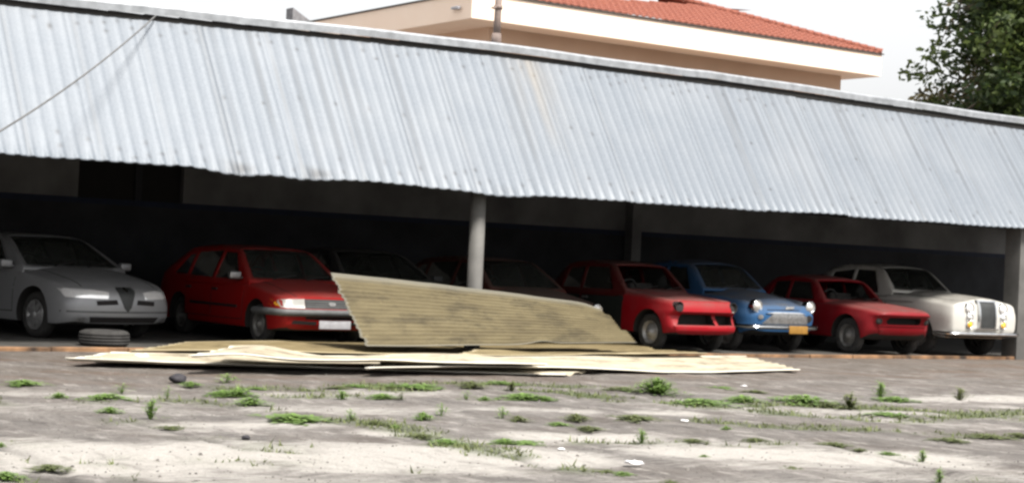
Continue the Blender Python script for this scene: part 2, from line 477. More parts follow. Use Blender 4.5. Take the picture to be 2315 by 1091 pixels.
    def bumper(self, z0, z1, W, back, mat, proud=.05, name='bumper'):
        """a wrap-around blade in front of the nose"""
        bm = bmesh.new(); prof = [(0, z0), (.035, z0+(z1-z0)*.15), (.05, (z0+z1)/2), (.035, z1-(z1-z0)*.15), (0, z1)]
        zc = (z0+z1)/2; xn = self.ray_f(0, zc).x; pts = []
        N = 22
        for i in range(N+1):
            t = -1+2*i/N; y = W*t
            c = self.ray_f(y*.93, zc).x
            pts.append((min(xn, c)+proud-.02, y, 1 if abs(t) < 1 else 0))
        pts = [(pts[0][0]-back, -W-.015, 0)]+pts+[(pts[-1][0]-back, W+.015, 0)]
        rings = []
        for i, (x, y, _) in enumerate(pts):
            a = pts[max(i-1, 0)]; b = pts[min(i+1, len(pts)-1)]; t = Vector((b[0]-a[0], b[1]-a[1], 0)).normalized(); nrm = Vector((t.y, -t.x, 0))
            rings.append([bm.verts.new(Vector((x, y, 0))+nrm*d+Vector((0, 0, z))) for d, z in prof]+[bm.verts.new(Vector((x, y, z))-nrm*.015) for z in (z1-.01, z0+.01)])
        n = len(rings[0])
        for a, b in zip(rings, rings[1:]):
            for k in range(n): bm.faces.new((a[k], a[(k+1) % n], b[(k+1) % n], b[k]))
        bm.faces.new(rings[0]); bm.faces.new(rings[-1][::-1])
        bmesh.ops.recalc_face_normals(bm, faces=bm.faces)
        return link_bm(name, bm, mat, self.root, 50)
    def plate(self, y, z, w, h, mat, x=None, proud=.02):
        x = self.ray_f(y, z).x+proud if x is None else x
        bm = bmesh.new(); box(bm, (x-.012, y-w/2, z-h/2), (x, y+w/2, z+h/2)); bevelled(bm, .005, 2)
        return link_bm('number_plate', bm, mat, self.root)
    def mirror(self, s, y, z, mat):
        bm = bmesh.new(); box(bm, (self.X(s)-.05, y-.09, z-.055), (self.X(s)+.05, y+.09, z+.055)); bevelled(bm, .03, 3)
        box(bm, (self.X(s)-.02, min(y, y*.85), z-.05), (self.X(s)+.02, max(y, y*.85), z-.02))
        return link_bm('mirror', bm, mat, self.root)
    def wipers(self):
        S = self.S; (s0, z0), (s1, z1) = S['cabin']['path'][:2]
        for y in (-.42, .12):
            bm = bmesh.new(); pts = []
            for t, dy in ((.06, 0), (.12, .12), (.2, .42)):
                s = s0+(s1-s0)*t; z = z0+(z1-z0)*t; pts.append((self.X(s)+S['cabin']['curve']*.9+.02, y+dy, z+.02))
            tube(bm, pts, .008, 5); link_bm('wiper', bm, M['black'], self.root)
    def bonnet_lines(self, s0, s1, k=.70):
        for sg in (1, -1):
            y = sg*self.S['W']*k; self.conform('bonnet_seam', [(self.X(s1), y-.007), (self.X(s0), y*.93-.007), (self.X(s0), y*.93+.007), (self.X(s1), y+.007)], M['hole'], 'T', .002, .006, .1)
    def strip(self, name, s0, s1, z0, z1, mat, off=.012):
        for ax in 'RL': self.conform(name, [(self.X(s1), z0), (self.X(s0), z0), (self.X(s0), z1), (self.X(s1), z1)], mat, ax, off, off+.01, .12)

def ellipse(cy, cz, ry, rz, n=20): return [(cy+ry*math.cos(2*math.pi*k/n), cz+rz*math.sin(2*math.pi*k/n)) for k in range(n)]
def mirror_poly(p): return [(-y, z) for y, z in p]

def modern_saloon(S, name, label, loc, yaw, front=True, plate=False):
    c = Car(S, loc, yaw, name, label); c.cabin('glass_dirty'); c.wheels(S['rimmat'])
    c.doors([(1.42, 2.42), (2.45, 3.35)], .34, .87)
    lampP = [(.30, .575), (.82, .585), (.84, .70), (.62, .705), (.28, .665)]
    for p in (lampP, mirror_poly(lampP)):
        o = c.conform('headlight', p, M['lens'], 'F', .008, .02, .04)
    shield = [(0, .40), (.055, .46), (.15, .70), (.12, .735), (-.12, .735), (-.15, .70), (-.055, .46)]
    g = c.conform('grille', shield, M['grille'], 'F', .010, .02, .03)
    c.conform('badge', ellipse(0, .705, .035, .03), M['chrome'], 'F', .02, .015, .02, g)
    for sg in (1, -1):
        a = [(sg*.15, .50), (sg*.46, .485), (sg*.47, .545), (sg*.17, .565)]
        c.conform('air_intake', a, M['hole'], 'F', .005, .012, .03)
    c.conform('lower_intake', [(-.52, .25), (.52, .25), (.56, .33), (-.56, .33)], M['hole'], 'F', .005, .012, .04)
    for sg in (1, -1):
        c.conform('fog_light', ellipse(sg*.66, .29, .07, .035), M['dull_chrome'], 'F', .006, .012, .02)
    c.conform('bumper_strip', [(-.86, .385), (.86, .385), (.86, .41), (-.86, .41)], M['greytrim'], 'F', .006, .012, .05)
    for sg in (1, -1): c.mirror(1.5, sg*.98, .99, S['paint'])
    return c

def P_(name, col, **k): return paint(name, col, **k)

# silver saloon, and a dark one like it standing behind
SAL = dict(L=4.7, W=.905, fo=.93, wb=2.70, r=.315, rr=.205, ra=.375, ar_z=.33, ws=.955, rn=.75, nf=.74, bow=.17, spokes=7, rimmat='alloy', handle='black',
    zb=[(0, .24), (.5, .2), (3.9, .2), (4.7, .32)], zs=[(0, .60), (.5, .73), (1.4, .87), (3.2, .92), (4.3, .93), (4.7, .86)],
    zf=[(0, .68), (.5, .79), (1.4, .91), (3.2, .95), (4.7, .93)], zv=[(0, .71), (.5, .815), (1.4, .945), (3.2, .97), (4.7, .95)],
    zc=[(0, .735), (.5, .85), (1.4, .985), (3.2, .98), (4.7, .97)], wm=[(0, .88), (.9, .905), (3.6, .905), (4.7, .86)],
    nose=[(.2, .10), (.36, .0), (.45, .0), (.56, .015), (.66, .05), (.74, .15)], tail=[(.3, .1), (.6, 0), (.97, .15)],
    cabin=dict(path=[(1.28, .93), (2.10, 1.375), (2.75, 1.415), (3.25, 1.36), (4.05, .97)], n=[8, 4, 4, 8], zb=.90, wb=.845, wr=.60, curve=.16, crown=.02, smooth=2, w_lo=1, w_hi=0,
        windows=[[(1.62, .94), (2.44, .95), (2.44, 1.325), (2.17, 1.315)], [(2.52, .95), (3.2, .955), (3.2, 1.31), (2.52, 1.33)], [(3.27, .965), (3.75, .98), (3.40, 1.20), (3.27, 1.26)]]))
SAL['paint'] = P_('silver paint', (.27, .275, .285), dust=.35, metal=.3, rough=.32)
SILVER = modern_saloon(SAL, 'parked_car', 'dusty silver saloon with slender headlights and shield grille, behind the loose tyre', (-5.60, 2.34, .03), 13)
SAL2 = dict(SAL); SAL2['paint'] = P_('dark grey paint', (.03, .032, .034), dust=.6); SAL2['rimmat'] = 'rim'
DARKCAR = modern_saloon(SAL2, 'parked_car', 'dark grey saloon half hidden behind the leaning sheet, beside the red hatchback', (-.55, 2.3, .03), -2)

# red eighties hatchback
HAT = dict(L=4.45, W=.805, fo=.80, wb=2.62, r=.285, rr=.18, ra=.345, ar_z=.30, ws=.965, rn=.4, nf=.86, bow=.07, handle='black', tw=.17, rimmat='rim',
    zb=[(0, .25), (.5, .21), (3.9, .21), (4.45, .3)], zs=[(0, .64), (.4, .70), (1.2, .82), (3.2, .88), (4.45, .86)],
    zf=[(0, .685), (.4, .745), (1.2, .86), (4.45, .92)], zv=[(0, .70), (.4, .765), (1.2, .89), (4.45, .93)], zc=[(0, .705), (.4, .785), (1.2, .915), (4.45, .94)],
    wm=[(0, .79), (.6, .805), (3.9, .805), (4.45, .77)], nose=[(.2, .12), (.34, .02), (.46, .0), (.56, .045), (.72, .09)], tail=[(.3, .05), (.9, .05)],
    cabin=dict(path=[(1.12, .87), (1.86, 1.335), (2.6, 1.385), (3.4, 1.33), (4.15, .92)], n=[8, 4, 4, 8], zb=.85, wb=.76, wr=.56, curve=.10, crown=.02, smooth=1, w_lo=1, w_hi=0,
        windows=[[(1.42, .89), (2.25, .90), (2.25, 1.29), (1.85, 1.28)], [(2.33, .9), (3.15, .91), (3.15, 1.27), (2.33, 1.31)], [(3.23, .92), (3.75, .93), (3.42, 1.22), (3.23, 1.24)]]))
def hatchback(S, name, label, loc, yaw):
    c = Car(S, loc, yaw, name, label); c.cabin('glass_dirty'); c.wheels(S['rimmat'])
    c.doors([(1.25, 2.28), (2.31, 3.2)], .33, .82)
    for sg in (1, -1):
        p = [(sg*.42, .545), (sg*.75, .55), (sg*.775, .66), (sg*.42, .675)]
        o = c.conform('headlight', p, M['lens_dusty'], 'F', .006, .02, .04)
        c.conform('indicator', [(sg*.755, .56), (sg*.795, .565), (sg*.795, .655), (sg*.78, .655)], M['amber'], 'F', .006, .02, .03)
        c.conform('lower_intake', [(sg*.25, .315), (sg*.62, .33), (sg*.6, .375), (sg*.25, .365)], M['hole'], 'F', .004, .012, .04)
    g = c.conform('grille', [(-.415, .545), (.415, .545), (.415, .675), (-.415, .675)], M['grille'], 'F', .004, .015, .04)
    for z in (.575, .605, .635): c.conform('grille_bar', [(-.4, z-.006), (.4, z-.006), (.4, z+.006), (-.4, z+.006)], M['greytrim'], 'F', .014, .012, .06, g)
    c.conform('badge', ellipse(0, .612, .055, .028), M['dull_chrome'], 'F', .022, .02, .03, g)
    c.bumper(.435, .535, .80, .75, M['greytrim'], .03)
    c.conform('air_intake', [(-.42, .395), (.42, .395), (.42, .43), (-.42, .43)], M['hole'], 'F', .006, .012, .04)
    c.plate(.04, .325, .50, .115, M['plate_white'])
    for sg in (1, -1): c.mirror(1.36, sg*.885, .955, M['dull_chrome'] if sg < 0 else M['black'])
    c.strip('side_moulding', .85+.55, 3.0, .49, .53, M['black'])
    return c
HAT['paint'] = P_('red hatchback paint', (.25, .004, .004), dust=.4)
HATCH = hatchback(HAT, 'parked_car', 'red hatchback with dark grille, grey bumper strip and white plate', (-2.75, 1.27, .03), 0)

# old small red saloon without lamps or bumper
ANG = dict(L=3.95, W=.735, fo=.66, wb=2.30, r=.30, rr=.19, ra=.36, ar_z=.315, ws=.96, rn=.32, nf=.86, bow=.09, tw=.15, handle='dull_chrome',
    zb=[(0, .30), (.5, .27), (3.4, .27), (3.95, .35)], zs=[(0, .72), (.5, .78), (1.3, .86), (3.0, .88), (3.95, .80)],
    zf=[(0, .83), (.4, .86), (1.3, .93), (3.0, .93), (3.95, .86)], zv=[(0, .80), (.4, .84), (1.3, .93), (3.95, .88)], zc=[(0, .78), (.4, .865), (1.3, .975), (3.0, .96), (3.95, .88)],
    wm=[(0, .72), (.6, .735), (3.3, .735), (3.95, .70)], nose=[(.25, .10), (.40, .0), (.46, .04), (.60, .09), (.66, .0), (.74, .02), (.82, .08)], tail=[(.3, .05), (.9, .12)],
    cabin=dict(path=[(1.30, .93), (1.78, 1.37), (2.4, 1.425), (2.95, 1.36), (3.35, .93)], n=[8, 4, 4, 8], zb=.90, wb=.69, wr=.56, curve=.10, crown=.025, smooth=1, w_lo=1, w_hi=0,
        windows=[[(1.62, .95), (2.42, .95), (2.42, 1.32), (1.86, 1.32)], [(2.50, .95), (3.0, .95), (2.88, 1.29), (2.50, 1.32)]]),
    cuts=[[(-.60, .445), (.18, .445), (.11, .615), (-.50, .62)], [(.25, .445), (.60, .45), (.61, .60), (.19, .615)]])
ANG['paint'] = P_('bright red paint', (.27, .003, .009), dust=.8)
c = Car(ANG, (3.95, .82, .03), 1, 'parked_car', 'stripped bright red old saloon with empty lamp holes and open grille slot'); c.cabin('glass_dirty', windscreen=False, mat=P_('oxidised dark red', (.07, .006, .006), dust=.5)); c.wheels('alloy')  # roof and pillars in a darker red than the body
PRIMER = P_('dark grey-green paint', (.018, .022, .02), dust=.3)  # dark grey-green for the doors and rear quarters
ANGP = ANG['paint']; ANG['paint'] = PRIMER; c.doors([(1.34, 2.45)], .30, .885); ANG['paint'] = ANGP
for o_ in list(c.root.children):
    if o_.name.split('.')[0] == 'door': o_['label'] = 'dark unpainted door'
for sg in 'RL': c.conform('rear_quarter', [(c.X(3.5), .34), (c.X(2.47), .31), (c.X(2.47), .885), (c.X(3.5), .86)], PRIMER, sg, .004, .012, .09)
for sg in (1, -1):
    c.conform('headlight_hole', ellipse(sg*.585, .735, .075, .085), M['hole'], 'F', .004, .012, .03)
    c.lamp(sg*.585, .735, .085, hollow=True, proud=.012)
c.conform('side_light', ellipse(.56, .66, .03, .018), M['lens_dusty'], 'F', .015, .02, .02)
c.conform('valance', [(-.64, .345), (.64, .345), (.67, .425), (-.67, .425)], ANG['paint'], 'F', .018, .03, .05)
c.conform('bonnet_lip', [(-.56, .625), (.56, .625), (.56, .655), (-.56, .655)], ANG['paint'], 'F', .03, .04, .05)
REDOLD = c

# blue fifties saloon
BLU = dict(L=4.1, W=.80, fo=.72, wb=2.45, r=.31, rr=.2, ra=.36, ar_z=.32, ws=.955, rn=.5, nf=.80, bow=.13, tw=.16,
    zb=[(0, .36), (.5, .28), (3.5, .28), (4.1, .36)], zs=[(0, .70), (.5, .80), (1.4, .90), (3.0, .93), (4.1, .78)],
    zf=[(0, .80), (.35, .87), (1.4, .95), (3.0, .97), (4.1, .82)], zv=[(0, .74), (.35, .84), (1.4, .95), (4.1, .84)], zc=[(0, .80), (.35, .92), (1.4, 1.05), (3.0, 1.0), (4.1, .86)],
    wm=[(0, .77), (.6, .80), (3.3, .80), (4.1, .72)], nose=[(.3, .08), (.5, .02), (.62, .0), (.75, .05), (.85, .14)], tail=[(.3, .05), (.9, .15)],
    cabin=dict(path=[(1.36, 1.0), (1.88, 1.43), (2.5, 1.50), (3.1, 1.40), (3.65, .98)], n=[8, 4, 4, 8], zb=.95, wb=.73, wr=.55, curve=.13, crown=.04, smooth=2, w_lo=1, w_hi=0,
        windows=[[(1.72, 1.0), (2.45, 1.0), (2.45, 1.39), (1.98, 1.375)], [(2.52, 1.0), (3.2, 1.0), (3.02, 1.33), (2.52, 1.39)]]))
BLU['paint'] = P_('blue paint', (.022, .085, .20), dust=.9)
c = Car(BLU, (5.95, 1.12, .03), -1, 'parked_car', 'old blue saloon with round chrome headlights and amber plate'); c.cabin('glass_dirty'); c.wheels('rim')
c.doors([(1.5, 2.48)], .40, .92)
for sg in (1, -1): c.lamp(sg*.60, .775, .082, M['lens_dusty'], 'chrome', .05, bezel=.026)
c.conform('grille', [(-.52, .49), (.50, .49), (.46, .62), (.26, .68), (-.30, .675)], M['dull_chrome'], 'F', .02, .03, .05)
c.conform('grille_surround', [(-.46, .665), (-.28, .69), (.26, .69), (.42, .665), (.26, .665), (-.28, .665)], M['chrome'], 'F', .03, .03, .04)
c.conform('lamp_hole', ellipse(.54, .585, .085, .06), M['hole'], 'F', .012, .02, .03)
c.conform('lamp_hole', ellipse(-.56, .60, .05, .04), M['dull_chrome'], 'F', .012, .02, .03)
c.conform('bonnet_gap', [(-.42, .715), (.30, .72), (.30, .733), (-.42, .728)], M['hole'], 'F', .004, .01, .04)
c.conform('bonnet_badge', [(-.03, .74), (.16, .75), (.2, .79), (.0, .78)], M['dull_chrome'], 'F', .02, .03, .03)
c.bumper(.40, .475, .77, .3, M['chrome'], .09)
c.plate(.16, .40, .42, .13, M['plate_yellow'], x=c.ray_f(0, .44).x+.135)
BLUE = c

# low red coupe-like saloon
RED2 = dict(L=4.1, W=.76, fo=.78, wb=2.45, r=.315, rr=.205, ra=.37, ar_z=.325, ws=.955, rn=.6, nf=.72, bow=.15, tw=.16,
    zb=[(0, .36), (.5, .26), (3.5, .27), (4.1, .36)], zs=[(0, .70), (.5, .76), (1.4, .83), (3.0, .86), (4.1, .76)],
    zf=[(0, .755), (.4, .81), (1.4, .88), (3.0, .90), (4.1, .80)], zv=[(0, .765), (.4, .82), (1.4, .895), (4.1, .82)], zc=[(0, .775), (.4, .84), (1.4, .925), (3.0, .92), (4.1, .84)],
    wm=[(0, .72), (.6, .76), (3.3, .76), (4.1, .70)], nose=[(.3, .22), (.45, .12), (.58, .10), (.66, .06), (.71, .0), (.78, .03)], tail=[(.3, .05), (.9, .15)],
    cabin=dict(path=[(1.42, .88), (1.85, 1.26), (2.45, 1.33), (2.95, 1.27), (3.4, .9)], n=[8, 4, 4, 8], zb=.87, wb=.70, wr=.56, curve=.12, crown=.03, smooth=1, w_lo=1, w_hi=0,
        windows=[[(1.72, .91), (2.42, .91), (2.42, 1.23), (1.93, 1.215)], [(2.50, .91), (3.05, .91), (2.90, 1.2), (2.50, 1.23)]]),
    cuts=[[(-.36, .545), (.36, .545), (.40, .60), (.36, .665), (-.36, .665), (-.40, .60)]])
RED2['paint'] = P_('deep red paint', (.19, .003, .008), dust=.6)
c = Car(RED2, (8.25, .52, .03), -5, 'parked_car', 'deep red old car with a single dark nose slot, between the blue and white cars'); c.cabin('glass_dirty', windscreen=False); c.wheels('rim', 'rubber_dusty')
c.doors([(1.52, 2.45)], .36, .83)
for sg in (1, -1):
    c.lamp(sg*.53, .605, .066, M['seat'], None, .012, name='headlight_bucket')
    c.conform('lamp_recess', ellipse(sg*.53, .605, .088, .07), RED2['paint'], 'F', .012, .02, .03)
c.conform('bonnet_lip', [(-.60, .685), (.60, .685), (.58, .715), (-.58, .715)], RED2['paint'], 'F', .03, .05, .05)
c.conform('lower_lip', [(-.55, .515), (.55, .515), (.56, .54), (-.56, .54)], RED2['paint'], 'F', .025, .04, .05)
c.conform('valance', [(-.5, .38), (.5, .38), (.53, .49), (-.53, .49)], RED2['paint'], 'F', .012, .02, .05)
RED_LOW = c

# tall white luxury saloon
WHT = dict(L=4.85, W=.87, fo=.86, wb=2.9, r=.345, rr=.2, ra=.41, ar_z=.36, ws=.965, rn=.30, nf=.90, bow=.05, tw=.19,
    zb=[(0, .42), (.5, .30), (4.2, .30), (4.85, .42)], zs=[(0, .86), (.5, .93), (1.5, 1.0), (3.2, .98), (4.85, .80)],
    zf=[(0, .96), (.4, 1.0), (1.5, 1.06), (3.2, 1.03), (4.85, .84)], zv=[(0, .985), (.4, 1.015), (1.5, 1.06), (4.85, .86)], zc=[(0, 1.05), (.4, 1.085), (1.5, 1.15), (3.2, 1.06), (4.85, .9)],
    wm=[(0, .84), (.6, .87), (3.6, .87), (4.85, .76)], nose=[(.3, .10), (.5, .01), (.7, .0), (.9, .02), (.99, .06), (1.05, .11)], tail=[(.3, .05), (.9, .15)],
    cabin=dict(path=[(1.62, 1.10), (2.12, 1.54), (2.8, 1.61), (3.45, 1.52), (4.05, 1.02)], n=[8, 4, 4, 8], zb=1.02, wb=.78, wr=.58, curve=.12, crown=.03, smooth=2, w_lo=1, w_hi=0,
        windows=[[(1.98, 1.07), (2.72, 1.07), (2.72, 1.50), (2.24, 1.485)], [(2.80, 1.07), (3.5, 1.07), (3.35, 1.44), (2.80, 1.50)]]))
WHT['paint'] = P_('white paint', (.50, .49, .455), dust=.85, rough=.3, coat=.4)
c = Car(WHT, (10.29, .62, .03), -4, 'parked_car', 'white luxury saloon with stacked lamps and tall narrow grille beside the end post'); c.cabin('glass'); c.wheels('rim', 'rubber_dusty')
c.doors([(1.72, 2.76), (2.79, 3.6)], .42, 1.0)
c.conform('grille', [(-.175, .53), (.175, .53), (.185, 1.0), (-.185, 1.0)], M['grille'], 'F', .03, .05, .04)
for sg in (1, -1):
    c.conform('grille_surround', [(sg*.178, .52), (sg*.215, .52), (sg*.225, 1.0), (sg*.188, 1.0)], M['chrome'], 'F', .045, .06, .04)
    c.lamp(sg*.42, .87, .088, M['lens'], 'chrome', .02)
    c.lamp(sg*.42, .71, .062, M['lens_dusty'], 'chrome', .02, name='spot_light')
    c.lamp(sg*.42, .585, .06, M['amber'], 'chrome', .02, name='indicator')
c.conform('grille_top', [(-.25, .995), (.25, .995), (.23, 1.025), (-.23, 1.025)], M['chrome'], 'F', .05, .06, .04)
c.conform('grille_sill', [(-.30, .49), (.28, .49), (.27, .52), (-.29, .52)], M['chrome'], 'F', .05, .05, .04)
c.bumper(.385, .455, .85, .35, M['chrome'], .10); c.bumper(.33, .375, .83, .3, M['chrome'], .08, 'lower_bumper')
c.strip('belt_trim', 1.0, 4.2, .925, .94, M['dull_chrome'], .006)
WHITE = c

# faded rust-red saloon behind the leaning sheet
RUST = dict(HAT); RUST['cabin'] = dict(HAT['cabin']); RUST['paint'] = P_('faded rust red paint', (.07, .014, .009), dust=.8)
c = Car(RUST, (1.75, 1.75, .03), 0, 'parked_car', 'faded rust red saloon mostly hidden behind the leaning sheet, right of the post'); c.cabin('glass_dirty'); c.wheels('rim')
c.doors([(1.25, 2.28), (2.31, 3.2)], .33, .82)
for sg in (1, -1): c.lamp(sg*.6, .61, .085, M['lens'], 'chrome', .03)
c.conform('grille', [(-.42, .545), (.42, .545), (.42, .675), (-.42, .675)], M['grille'], 'F', .004, .015, .04)
c.bumper(.42, .50, .78, .3, M['chrome'], .06)
RUSTCAR = c
for car_, s0_, s1_ in ((SILVER, .25, 1.25), (HATCH, .12, 1.1), (REDOLD, .14, 1.28), (BLUE, .25, 1.33), (RED_LOW, .2, 1.4), (WHITE, .25, 1.6)): car_.bonnet_lines(s0_, s1_); car_.wipers()
# ------------------------------------------------------------------ place
# ---- noise helpers
def vnoise(x, y, seed=0):
    xi = np.floor(x).astype(np.int64); yi = np.floor(y).astype(np.int64); fx = x-xi; fy = y-yi
    fx = fx*fx*(3-2*fx); fy = fy*fy*(3-2*fy)
    def h(a, b):
        n = (a*374761393+b*668265263+seed*1442695041) & 0xffffffff
        n = ((n ^ (n >> 13))*1274126177) & 0xffffffff
        return ((n ^ (n >> 16)) & 0xffff)/65535.0
    return (h(xi, yi)*(1-fx)+h(xi+1, yi)*fx)*(1-fy)+(h(xi, yi+1)*(1-fx)+h(xi+1, yi+1)*fx)*fy
def fbm(x, y, o=4, seed=0):
    s = 0; a = .5; t = 0
    for i in range(o): s = s+a*vnoise(x*2**i, y*2**i, seed+i*17); t += a; a *= .55
    return s/t
def grid_mesh(name, Xs, Ys, pos, mat, attrs=None, smooth=True, parent=None, solid=0):
    """Xs, Ys 1-d; pos -> (n, m, 3) array"""
    n, m = len(Xs), len(Ys)
    co = pos.reshape(-1, 3); idx = np.arange(n*m).reshape(n, m)
    q = np.stack([idx[:-1, :-1], idx[1:, :-1], idx[1:, 1:], idx[:-1, 1:]], -1).reshape(-1, 4)
    me = bpy.data.meshes.new(name); me.from_pydata(co.tolist(), [], q.tolist())
    for k, v in (attrs or {}).items():
        a = me.attributes.new(k, 'FLOAT', 'POINT'); a.data.foreach_set('value', v.reshape(-1).astype(np.float32))
    if smooth: me.polygons.foreach_set('use_smooth', [True]*len(me.polygons))
    me.materials.append(mat); me.update()
    o = bpy.data.objects.new(name, me); COL.objects.link(o)
    if parent: o.parent = parent
    if solid:
        s = o.modifiers.new('thickness', 'SOLIDIFY'); s.thickness = solid; s.offset = 0
    return o

# ---- ground: old concrete and tarmac yard
def ground_mat():
    m, nt, b = new_mat('worn yard concrete')
    w = attr(nt, 'wear'); d = attr(nt, 'dark'); mo = attr(nt, 'moss'); ru = attr(nt, 'rust')
    tc2 = nt.nodes.new('ShaderNodeTexCoord'); mp2 = nt.nodes.new('ShaderNodeMapping'); mp2.inputs['Rotation'].default_value = (0, 0, R_(35)); mp2.inputs['Scale'].default_value = (1, .36, 1)
    nt.links.new(tc2.outputs['Object'], mp2.inputs[0])
    def n_(sc, det, ro):
        q = nd(nt, 'ShaderNodeTexNoise', Scale=sc, Detail=det, Roughness=ro); nt.links.new(mp2.outputs[0], q.inputs['Vector']); return q.outputs['Fac']
    n = n_(2.3, 9, .78); nq = n_(4.2, 8, .74); n2 = noise(nt, 55, 4, rough=.7); n3 = noise(nt, 160, 2)
    base = ramp(nt, n, [(.36, (.080, .070, .063)), (.46, (.170, .152, .138)), (.54, (.25, .226, .208)), (.64, (.40, .37, .343))])
    tc = nt.nodes.new('ShaderNodeTexCoord'); mp = nt.nodes.new('ShaderNodeMapping'); mp.inputs['Rotation'].default_value = (0, 0, R_(29)); mp.inputs['Scale'].default_value = (1.1, 5.5, 1)
    nt.links.new(tc.outputs['Object'], mp.inputs[0]); ns = nd(nt, 'ShaderNodeTexNoise', Scale=2.2, Detail=9, Roughness=.74); nt.links.new(mp.outputs[0], ns.inputs['Vector'])
    base = mix(nt, ramp(nt, ns.outputs['Fac'], [(.38, (0, 0, 0)), (.62, (.7, .7, .7))]), base, ramp(nt, n2, [(.3, (.20, .183, .172)), (.7, (.38, .354, .335))]))
    base = mix(nt, math_(nt, 'MULTIPLY', n3, .55), base, (.15, .145, .14))
    base = mix(nt, math_(nt, 'MULTIPLY', math_(nt, 'GREATER_THAN', n2, .60), .5), base, (.055, .05, .047))
    nb = noise(nt, 1.3, 6, rough=.7); base = mix(nt, ramp(nt, nb, [(.47, (0, 0, 0)), (.66, (.6, .6, .6))]), base, (.125, .102, .087))
    base = mix(nt, ramp(nt, nq, [(.34, (.8, .8, .8)), (.46, (0, 0, 0))]), base, (.50, .47, .44)); base = mix(nt, ramp(nt, nq, [(.53, (0, 0, 0)), (.63, (.85, .85, .85))]), base, (.105, .095, .089))
    light = ramp(nt, n2, [(.32, (.44, .415, .385)), (.5, (.56, .532, .495)), (.68, (.68, .65, .61))])
    nw = nd(nt, 'ShaderNodeTexNoise', Scale=3.4, Detail=10, Roughness=.74); nt.links.new(mp.outputs[0], nw.inputs['Vector'])
    wv = math_(nt, 'ADD', w, math_(nt, 'ADD', math_(nt, 'MULTIPLY_ADD', nw.outputs['Fac'], 2.2, -1.2), math_(nt, 'MULTIPLY_ADD', nq, 2.0, -1.05)))
    wf = ramp(nt, wv, [(.10, (0, 0, 0)), (.75, (1, 1, 1))])
    light = mix(nt, ramp(nt, nq, [(.52, (0, 0, 0)), (.66, (.75, .75, .75))]), light, (.30, .276, .255))
    c = mix(nt, math_(nt, 'MULTIPLY', wf, .92), base, light)
    c = mix(nt, math_(nt, 'MULTIPLY', attr(nt, 'soil'), .62), c, (.12, .095, .073))
    c = mix(nt, math_(nt, 'MULTIPLY', ru, .75), c, (.15, .088, .055))
    c = mix(nt, math_(nt, 'MULTIPLY', mo, .8), c, (.085, .12, .04))
    c = mix(nt, d, c, (.055, .05, .045))
    nt.links.new(c, b.inputs['Base Color']); b.inputs['Roughness'].default_value = .92; b.inputs['Specular IOR Level'].default_value = .25
    bump(nt, b, math_(nt, 'ADD', n2, math_(nt, 'MULTIPLY', n, 1.2)), 1.0, .05)
    return m
MG = ground_mat()
gx = np.arange(-16.5, 15.01, .06); gy = np.arange(-15.5, 3.01, .06)
GX, GY = np.meshgrid(gx, gy, indexing='ij')
ang = math.atan2(rt0.y, rt0.x)+R_(6)
A1 = GX*math.cos(ang)+GY*math.sin(ang); A2 = -GX*math.sin(ang)+GY*math.cos(ang)
wear = np.clip((fbm(A1*.35, A2*1.1, 5, 3)-.48)*2.6, 0, .65)*np.clip((-GY-3.5)/5, 0, 1)
def pix(px, py): p = at(px, py, 2, 0); return p.x, p.y
patches = [(90, 1015, 480, 1030, .55, 1.0), (130, 1035, 330, 1050, .45, .9), (770, 1030, 1130, 1035, .62, 1.1), (900, 1052, 1240, 1050, .35, .7), (1200, 985, 1390, 985, .32, .8), (1620, 1028, 2060, 1035, .55, .85),
    (1500, 1000, 1800, 1000, .3, .5), (400, 960, 640, 955, .35, .6), (600, 925, 1000, 925, .3, .45), (1100, 925, 1330, 928, .25, .5), (2120, 902, 2315, 900, .4, .6), (850, 977, 960, 978, .2, .7), (1440, 930, 1560, 932, .2, .6), (0, 885, 300, 890, .35, .5), (620, 890, 980, 882, .3, .45), (2000, 1075, 2315, 1080, .4, .4), (500, 1075, 800, 1080, .3, .45)]
for x0, y0, x1, y1, hw_, amt in patches:
    ax_, ay_ = pix(x0, y0); bx_, by_ = pix(x1, y1)
    L = math.hypot(bx_-ax_, by_-ay_); ux, uy = (bx_-ax_)/L, (by_-ay_)/L
    t = np.clip((GX-ax_)*ux+(GY-ay_)*uy, 0, L); dd = np.hypot(GX-ax_-t*ux, GY-ay_-t*uy)
    dd = dd+(fbm(A1*1.2, A2*2.5, 4, 11)-.5)*.9*hw_*2
    wear = np.maximum(wear, 1.35*amt*np.clip(1.3-dd/(hw_*1.3), 0, 1))
dark = np.zeros_like(GX); moss = np.zeros_like(GX); soil = np.clip((GY+6.5)/3.5, 0, 1)*np.clip(.35+1.2*fbm(A1*.5, A2*1.2, 4, 91)-.2, 0, 1); h = (fbm(GX*.5, GY*.5, 4, 5)-.5)*.05+(fbm(A1*1.6, A2*3.5, 4, 9)-.5)*.045
def crack(pts, w, amt, mo=.0):
    global dark, moss, h
    P = [pix(*p) for p in pts]
    for (ax_, ay_), (bx_, by_) in zip(P, P[1:]):
        L = math.hypot(bx_-ax_, by_-ay_); ux, uy = (bx_-ax_)/L, (by_-ay_)/L
        t = np.clip((GX-ax_)*ux+(GY-ay_)*uy, 0, L); d0 = np.hypot(GX-ax_-t*ux, GY-ay_-t*uy)+(fbm(GX*4, GY*4, 3, 21)-.5)*.12
        k = np.clip(1.3-d0/w, 0, 1); dark = np.maximum(dark, k*amt*np.clip(.4+1.2*fbm(GX*1.5, GY*1.5, 3, 33)-.3, 0, 1)); h = h-k*.018
        if mo: moss = np.maximum(moss, np.clip(1.3-d0/(w*5), 0, 1)*mo*np.clip((fbm(GX*2.2, GY*2.2, 3, 40)-.42)*5, 0, 1))
crack([(0, 909), (250, 905), (484, 900), (800, 890)], .05, .55, .5)
